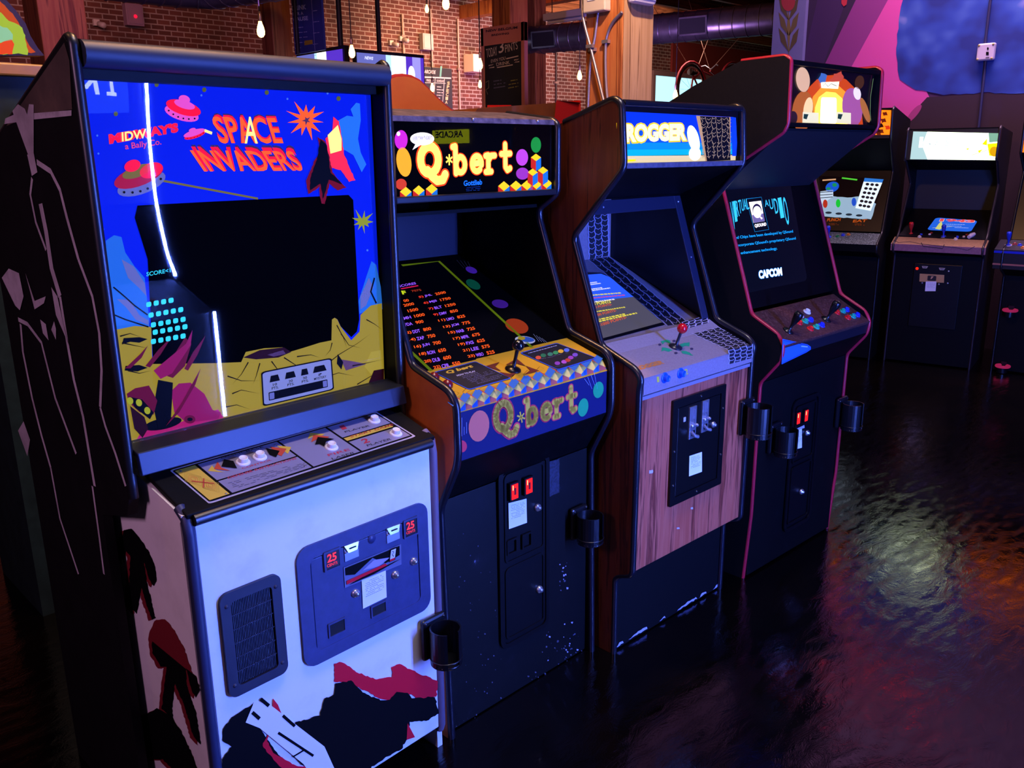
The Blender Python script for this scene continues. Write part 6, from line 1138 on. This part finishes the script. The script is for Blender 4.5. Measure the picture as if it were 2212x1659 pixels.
a_, b__ = wpt(1180, 40, 'Z', 3.06), wpt(1266, 27, 'Z', 3.06); t = Th('strip_light_fixture', 'unlit white strip light fixture hanging beside the timber column', 'light fixture', tuple(a_), math.degrees(math.atan2(b__.y - a_.y, b__.x - a_.x))); L = (b__ - a_).length
m = MB(); m.box((0, -.06, -.03), (L, .06, .04)); t.part('housing', m, mat('#d0c0d8', .5), None, .01); m = MB(); m.tube([(.03, 0, -.045), (L - .03, 0, -.045)], .018, 10); t.part('tube', m, mat('#dcd0e0', .3))
for k in (.15, .85): m = MB(); m.tube([(L * k, 0, .04), (L * k, 0, 2.19)], .005, 6); t.part('hanger', m, mat('#3a2a30', .6))
# electrical boxes and conduits on the near column
XF, YF = PC.x - .001, PC.y - .006
a_, b__ = wpt(1273, -30, 'X', XF), wpt(1320, 24, 'X', XF); t = Th('junction_box', 'cream junction box on the orange face of the near timber column', 'junction box', (XF, a_.y, b__.z), -90); m = MB(); m.box((0, -.075, 0), (a_.y - b__.y, -.001, a_.z - b__.z)); t.part('housing', m, mat('#c8b8a0', .5), None, .01); m = MB(); m.box((.05, -.08, .08), (.12, -.075, .16)); t.part('label_plate', m, mat('#e8e0e8', .5))
a_, b__ = wpt(1352, -30, 'Y', YF), wpt(1399, 16, 'Y', YF); t = Th('emergency_light', 'white rounded emergency light on the pale face of the near timber column', 'emergency light', (a_.x, YF, b__.z), 0); m = MB(); m.box((0, -.09, 0), (b__.x - a_.x, -.002, a_.z - b__.z)); t.part('housing', m, mat('#d8d0dc', .4), None, .03); m = MB(); m.box((.03, -.098, .03), (b__.x - a_.x - .03, -.088, .10)); t.part('lens', m, mat('#e8e4f0', .2), None, .006)
FLEX = mat('#a89ca8', .35, .7)
for pts, n_ in (([(1258, -20), (1259, 35), (1275, 100), (1290, 160), (1305, 222)], 'armoured flexible conduit crossing the column from its far edge'), ([(1292, 26), (1285, 80), (1275, 140), (1270, 235)], 'armoured flexible conduit dropping straight from the cream junction box'), ([(1344, 26), (1324, 48), (1312, 75), (1308, 110), (1309, 175), (1313, 222)], 'armoured flexible conduit curving down from the white emergency light')):
    P = [wpt(x, y, 'X', XF - .014 - (.03 if 'crossing' in n_ else 0)) for x, y in pts]; o = P[-1]; Q = []
    for i in range(len(P) - 1):
        p_1, p0_, p1_, p2_ = P[max(i - 1, 0)], P[i], P[i + 1], P[min(i + 2, len(P) - 1)]
        for k in range(8):
            s_ = k / 8; Q.append(.5 * ((2 * p0_) + (p1_ - p_1) * s_ + (2 * p_1 - 5 * p0_ + 4 * p1_ - p2_) * s_ * s_ + (3 * p0_ - p_1 - 3 * p1_ + p2_) * s_ ** 3) - o)
    Q.append(P[-1] - o); t = Th('flexible_conduit', n_, 'conduit', tuple(o), 0, 'conduits on the timber column'); m = MB(); QQ = []; RR = []
    for i in range(len(Q) - 1):
        for k in range(6): QQ.append(Q[i] + (Q[i + 1] - Q[i]) * k / 6); RR.append(.0125 if k % 2 else .0095)
    m.tube(QQ, RR, 8); t.part('sleeve', m, FLEX); k = MB(); h_ = Q[len(Q) // 2]; k.box(h_ + Vector((-.018, -.03, -.012)), h_ + Vector((.013, .03, .012))); t.part('clamp', k, mat('#b8b0b8', .3, .8))
# call box on the mural wall
p = wpt(2133, 113, 'X', 7.95); t = Th('call_box', 'square white call box with a dark pipe on the blue mural', 'call box', (7.95, p.y, p.z), -90); s_ = .066
m = MB(); m.box((-s_, -.05, -s_), (s_, -.004, s_)); t.part('housing', m, mat('#c8c0c8', .5), None, .012)
A = Art(t, (0, -.051, 0), (0, -1, 0), .001); A.poly([(2130, 112), (2136, 112), (2136, 119), (2130, 119)], INK, 1); A.ell(2134, 105, 2, 3, INK, 1); A.line([(2129, 125), (2137, 124)], .006, INK, 1); A.done('front_marks')
for k in (-1, 1):
    for j in (-1, 1): screw(t, (k * s_ * .8, -.051, j * s_ * .8), (0, -1, 0), mat('#b8a868', .4, .5), .009)
m = MB(); m.tube([(-.02, -.016, s_), (-.02, -.016, 5.25 - p.z)], .011, 8); m.tube([(0, -.016, -s_), (.01, -.016, -.62)], .011, 8); t.part('pipe', m, mat('#2a2a50', .5))
# bicycle hung before the window
BY = 12.6; bp = lambda x, y: wpt(x, y, 'Y', BY)
c0 = bp(1493, 194); t = Th('bicycle', 'red cruiser bicycle hanging by wires in front of the bright window', 'bicycle', tuple(c0), 0); RF = mat('#8a2430', .4); BK = mat('#181014', .5)
def lp(x, y): return bp(x, y) - c0
R0 = (bp(1521, 194) - c0).length; f0 = Vector((R0 * 3.3, 0, .1))
for k, ce in enumerate((Vector((0, 0, 0)), f0)):
    m = MB(); m.tube([ce + Vector((R0 * cos(2 * pi * q / 32), 0, R0 * sin(2 * pi * q / 32))) for q in range(32)], .026, 8, BK, closed=True); m.tube([ce + Vector((R0 * .92 * cos(2 * pi * q / 32), 0, R0 * .92 * sin(2 * pi * q / 32))) for q in range(32)], .014, 6, mat('#c89a90', .4), closed=True)
    for q in range(14): m.tube([ce, ce + Vector((R0 * .92 * cos(2 * pi * q / 14), 0, R0 * .92 * sin(2 * pi * q / 14)))], .003, 4, mat('#6a6068', .4), cap=False)
    w = t.part('wheel', m); m = MB(); m.tube([ce + Vector((R0 * 1.14 * cos(a), 0, R0 * 1.14 * sin(a))) for a in [radians(10 + 15 * q) for q in range(12)]], .03, 8); t.part('fender', m, RF)
st_, hd = lp(1497, 158), lp(1534, 153); bb_ = lp(1512, 196)
m = MB()
for pth in ([Vector((0, 0, 0)), bb_], [st_ - Vector((0, 0, .05)), bb_], [bb_, hd - Vector((0, 0, .25))], [Vector((0, 0, 0)), st_ - Vector((0, 0, .12))], [st_ - Vector((0, 0, .15)), (st_ + hd) / 2 + Vector((0, 0, .02)), hd - Vector((0, 0, .1))], [hd, f0]): m.tube(pth, .022, 8)
t.part('frame', m, RF); m = MB(); m.tube([st_ + Vector((-.14, 0, .03)), st_, st_ + Vector((.16, 0, .01))], [.08, .06, .03], 10); t.part('saddle', m, BK); m = MB(); m.tube([hd + Vector((-.10, -.28, .10)), hd + Vector((.02, -.16, .14)), hd + Vector((.03, 0, .04)), hd + Vector((.02, .16, .14)), hd + Vector((-.10, .28, .10))], .015, 8); t.part('handlebar', m, CHROME)
for x0_, y0_, e_ in ((1458, 92, st_), (1515, 90, hd), (1531, 82, st_ + Vector((.1, 0, 0))), (1602, 76, hd)):
    u = lp(x0_, y0_); v = e_ + (u - e_) * ((5.25 - c0.z - e_.z) / (u.z - e_.z)); m = MB(); m.tube([e_, v], .006, 5); t.part('hanging_wire', m, mat('#b08a78', .5))
# machines behind the row
hp = [(846, 170), (858, 166), (874, 165), (892, 168), (908, 176), (925, 192), (942, 210), (962, 228), (985, 246), (1005, 260), (846, 262)]
HY = 2.95; P = [wpt(x, y, 'Y', HY) for x, y in hp]; o = Vector((P[0].x - .25, HY, 0)); t = Th('arcade_cabinet', 'machine behind the row with a humped orange back board', 'arcade cabinet', (o.x, HY, 0), 0)
zb = min(p.z for p in P[:-2]); m = MB(); loc = [Vector((0, 0, P[0].z - .12)), Vector((.1, 0, P[0].z - .03))] + [p - o for p in P[:-2]]; loc[0] = Vector((-.05, 0, zb)); m.plate(loc, (0, -1, 0), .03); t.part('back_board', m, noisy('orange_board', [(.3, '#d8681a'), (.7, '#e67e22')], 4, .6)); m = MB(); m.tube([x + Vector((0, .015, 0)) for x in loc], .012, 8); t.part('edge_trim', m, mat('#b03028', .4)); m = MB(); m.box((-.05, .0, 0), (P[-3].x - o.x, .6, zb)); t.part('body', m, BLACK, None, .004)
RY = 3.02; P = [wpt(x, y, 'Y', RY) for x, y in ((1024, 246), (1032, 234), (1203, 222), (1249, 222), (1251, 268), (1195, 268))]; o = Vector((P[0].x, RY, 0)); t = Th('arcade_cabinet', 'machine behind the row with a brown top and a bright red corner', 'arcade cabinet', (o.x, RY, 0), 0)
zb = P[0].z - .10; L = [p - o for p in P]; m = MB(); m.plate([(L[0].x, 0, zb), L[0], L[1], L[2], (L[5].x, 0, zb)], (0, -1, 0), .5); t.part('top_cover', m, noisy('brown_top', [(.3, '#6a3818'), (.7, '#8a4c22')], 6, .5)); m = MB(); m.plate([(L[5].x + .002, -.004, zb), (L[2].x + .002, -.004, L[2].z), (L[3].x, -.004, L[3].z), (L[4].x + .01, -.004, zb)], (0, -1, 0), .5); t.part('corner_panel', m, mat('#c01c14', .45), None, .012); m = MB(); m.box((L[0].x + .02, .0, 0), (L[4].x, .6, zb)); t.part('body', m, BLACK)
LY = 3.25; a_, b__ = wpt(-120, 127, 'Y', LY), wpt(150, 127, 'Y', LY); t = Th('arcade_cabinet', 'machine behind the row with a gold ledge and a lit green and orange topper', 'arcade cabinet', (a_.x, LY, 0), 0); w_ = b__.x - a_.x; zt = a_.z; zm = wpt(0, 162, 'Y', LY).z
m = MB(); m.box((0, 0, zm), (w_, .55, zt)); t.part('ledge', m, noisy('gold_ledge', [(.3, '#a87a30'), (.7, '#c8963c')], 8, .4), None, .006); m = MB(); m.box((.02, .04, 0), (w_ - .02, .55, zm)); t.part('body', m, noisy('teal_black', [(.3, '#14242a'), (.7, '#20343a')], 14, .5))
m = MB(); ol = [(-120, 122), (-120, -60), (-20, -60), (10, -4), (34, 22), (56, 52), (66, 78), (82, 104), (96, 120)]; LL = [wpt(x, y, 'Y', LY + .1) - Vector((a_.x, LY, 0)) for x, y in ol]; m.plate(LL, (0, -1, 0), .05); tp = t.part('topper_board', m, mat('#2a0c0c', .5))
A = Art(t, (0, .0995, 0), (0, -1, 0), .001); A.blob([(-100, 116), (-100, -50), (-24, -50), (2, 4), (28, 30), (48, 62), (58, 90), (76, 114)], mat('#e05a20', .5, 0, .55), 1, 1.5, 8); A.blob([(-90, 116), (-90, 20), (0, 26), (20, 46), (40, 54), (52, 70), (60, 110), (58, 117), (30, 117)], mat('#a8c83a', .5, 0, .75), 2, 2, 8); A.blob([(-90, 80), (-90, 40), (-10, 50), (16, 62), (28, 76), (28, 86), (0, 92)], mat('#98d8a8', .5, 0, .7), 3, 2, 8); A.blob([(-80, 117), (-80, 96), (0, 92), (24, 86), (30, 96), (26, 117)], mat('#e84a20', .5, 0, .8), 3, 1.5, 6); A.done('topper_artwork', tp)

# signs across the room that show in the glass of the first two cabinets, and red lamps high on the mural wall
def mirror_px(k, V, x, y, Xw):
    d = k.R @ (CR * ((x - W / 2) / FPX) - CU * ((y - H / 2) / FPX) + CF); e = k.le.copy(); e.y = 2 * V - e.y; d = Vector((d.x, -d.y, d.z))
    e = k.T @ e; d = k.T.to_3x3() @ d; return e + d * ((Xw - e.x) / d.x)
a_, b__ = mirror_px(c2, .168, 934, 282, 7.9), mirror_px(c2, .168, 1010, 309, 7.9); ya, yb = sorted((a_.y, b__.y)); za, zb = sorted((a_.z, b__.z))
t = Th('lit_wall_sign', 'yellow-green lit sign with dark capital letters, on the mural wall far to the side', 'sign', (7.945, yb, za), -90)
w_, h_ = yb - ya, zb - za; m = MB(); m.box((0, -.05, 0), (w_, -.004, h_)); t.part('panel', m, mat('#a8b020', .5, 0, 8, .5, '#a0a800', True), None, .006)
vs_, fs = textmesh('ARCADE', .03); x0_, x1_ = min(v[0] for v in vs_), max(v[0] for v in vs_); y0_, y1_ = min(v[1] for v in vs_), max(v[1] for v in vs_); m = MB()
m.mesh([(w_ * (.1 + .8 * (x - x0_) / (x1_ - x0_)), -.0515, h_ * (.42 + .5 * (y - y0_) / (y1_ - y0_))) for x, y in vs_], fs, mat('#1c1c08', .6)); t.part('lettering', m)
t = Th('red_string_lights', 'three red bulbs on a dark cord high on the mural wall, out of frame above', 'string lights', (7.93, 3.1, 3.55), -90)
m = MB(); m.tube([(-.6, -.02, .1), (0, -.03, 0), (.55, -.03, 0), (1.1, -.02, .12)], .006, 6); t.part('cord', m, mat('#100c10', .6))
for x in (-.3, .1, .62):
    m = MB(); m.lathe([(0, .03), (.016, .02), (.026, -.01), (.03, -.04), (.02, -.07), (0, -.075)], (x, -.035, -.03), (0, 0, 1), 12); t.part('bulb', m, mat('#ff1430', .3, 0, 26, .5, '#ff0a28', True))
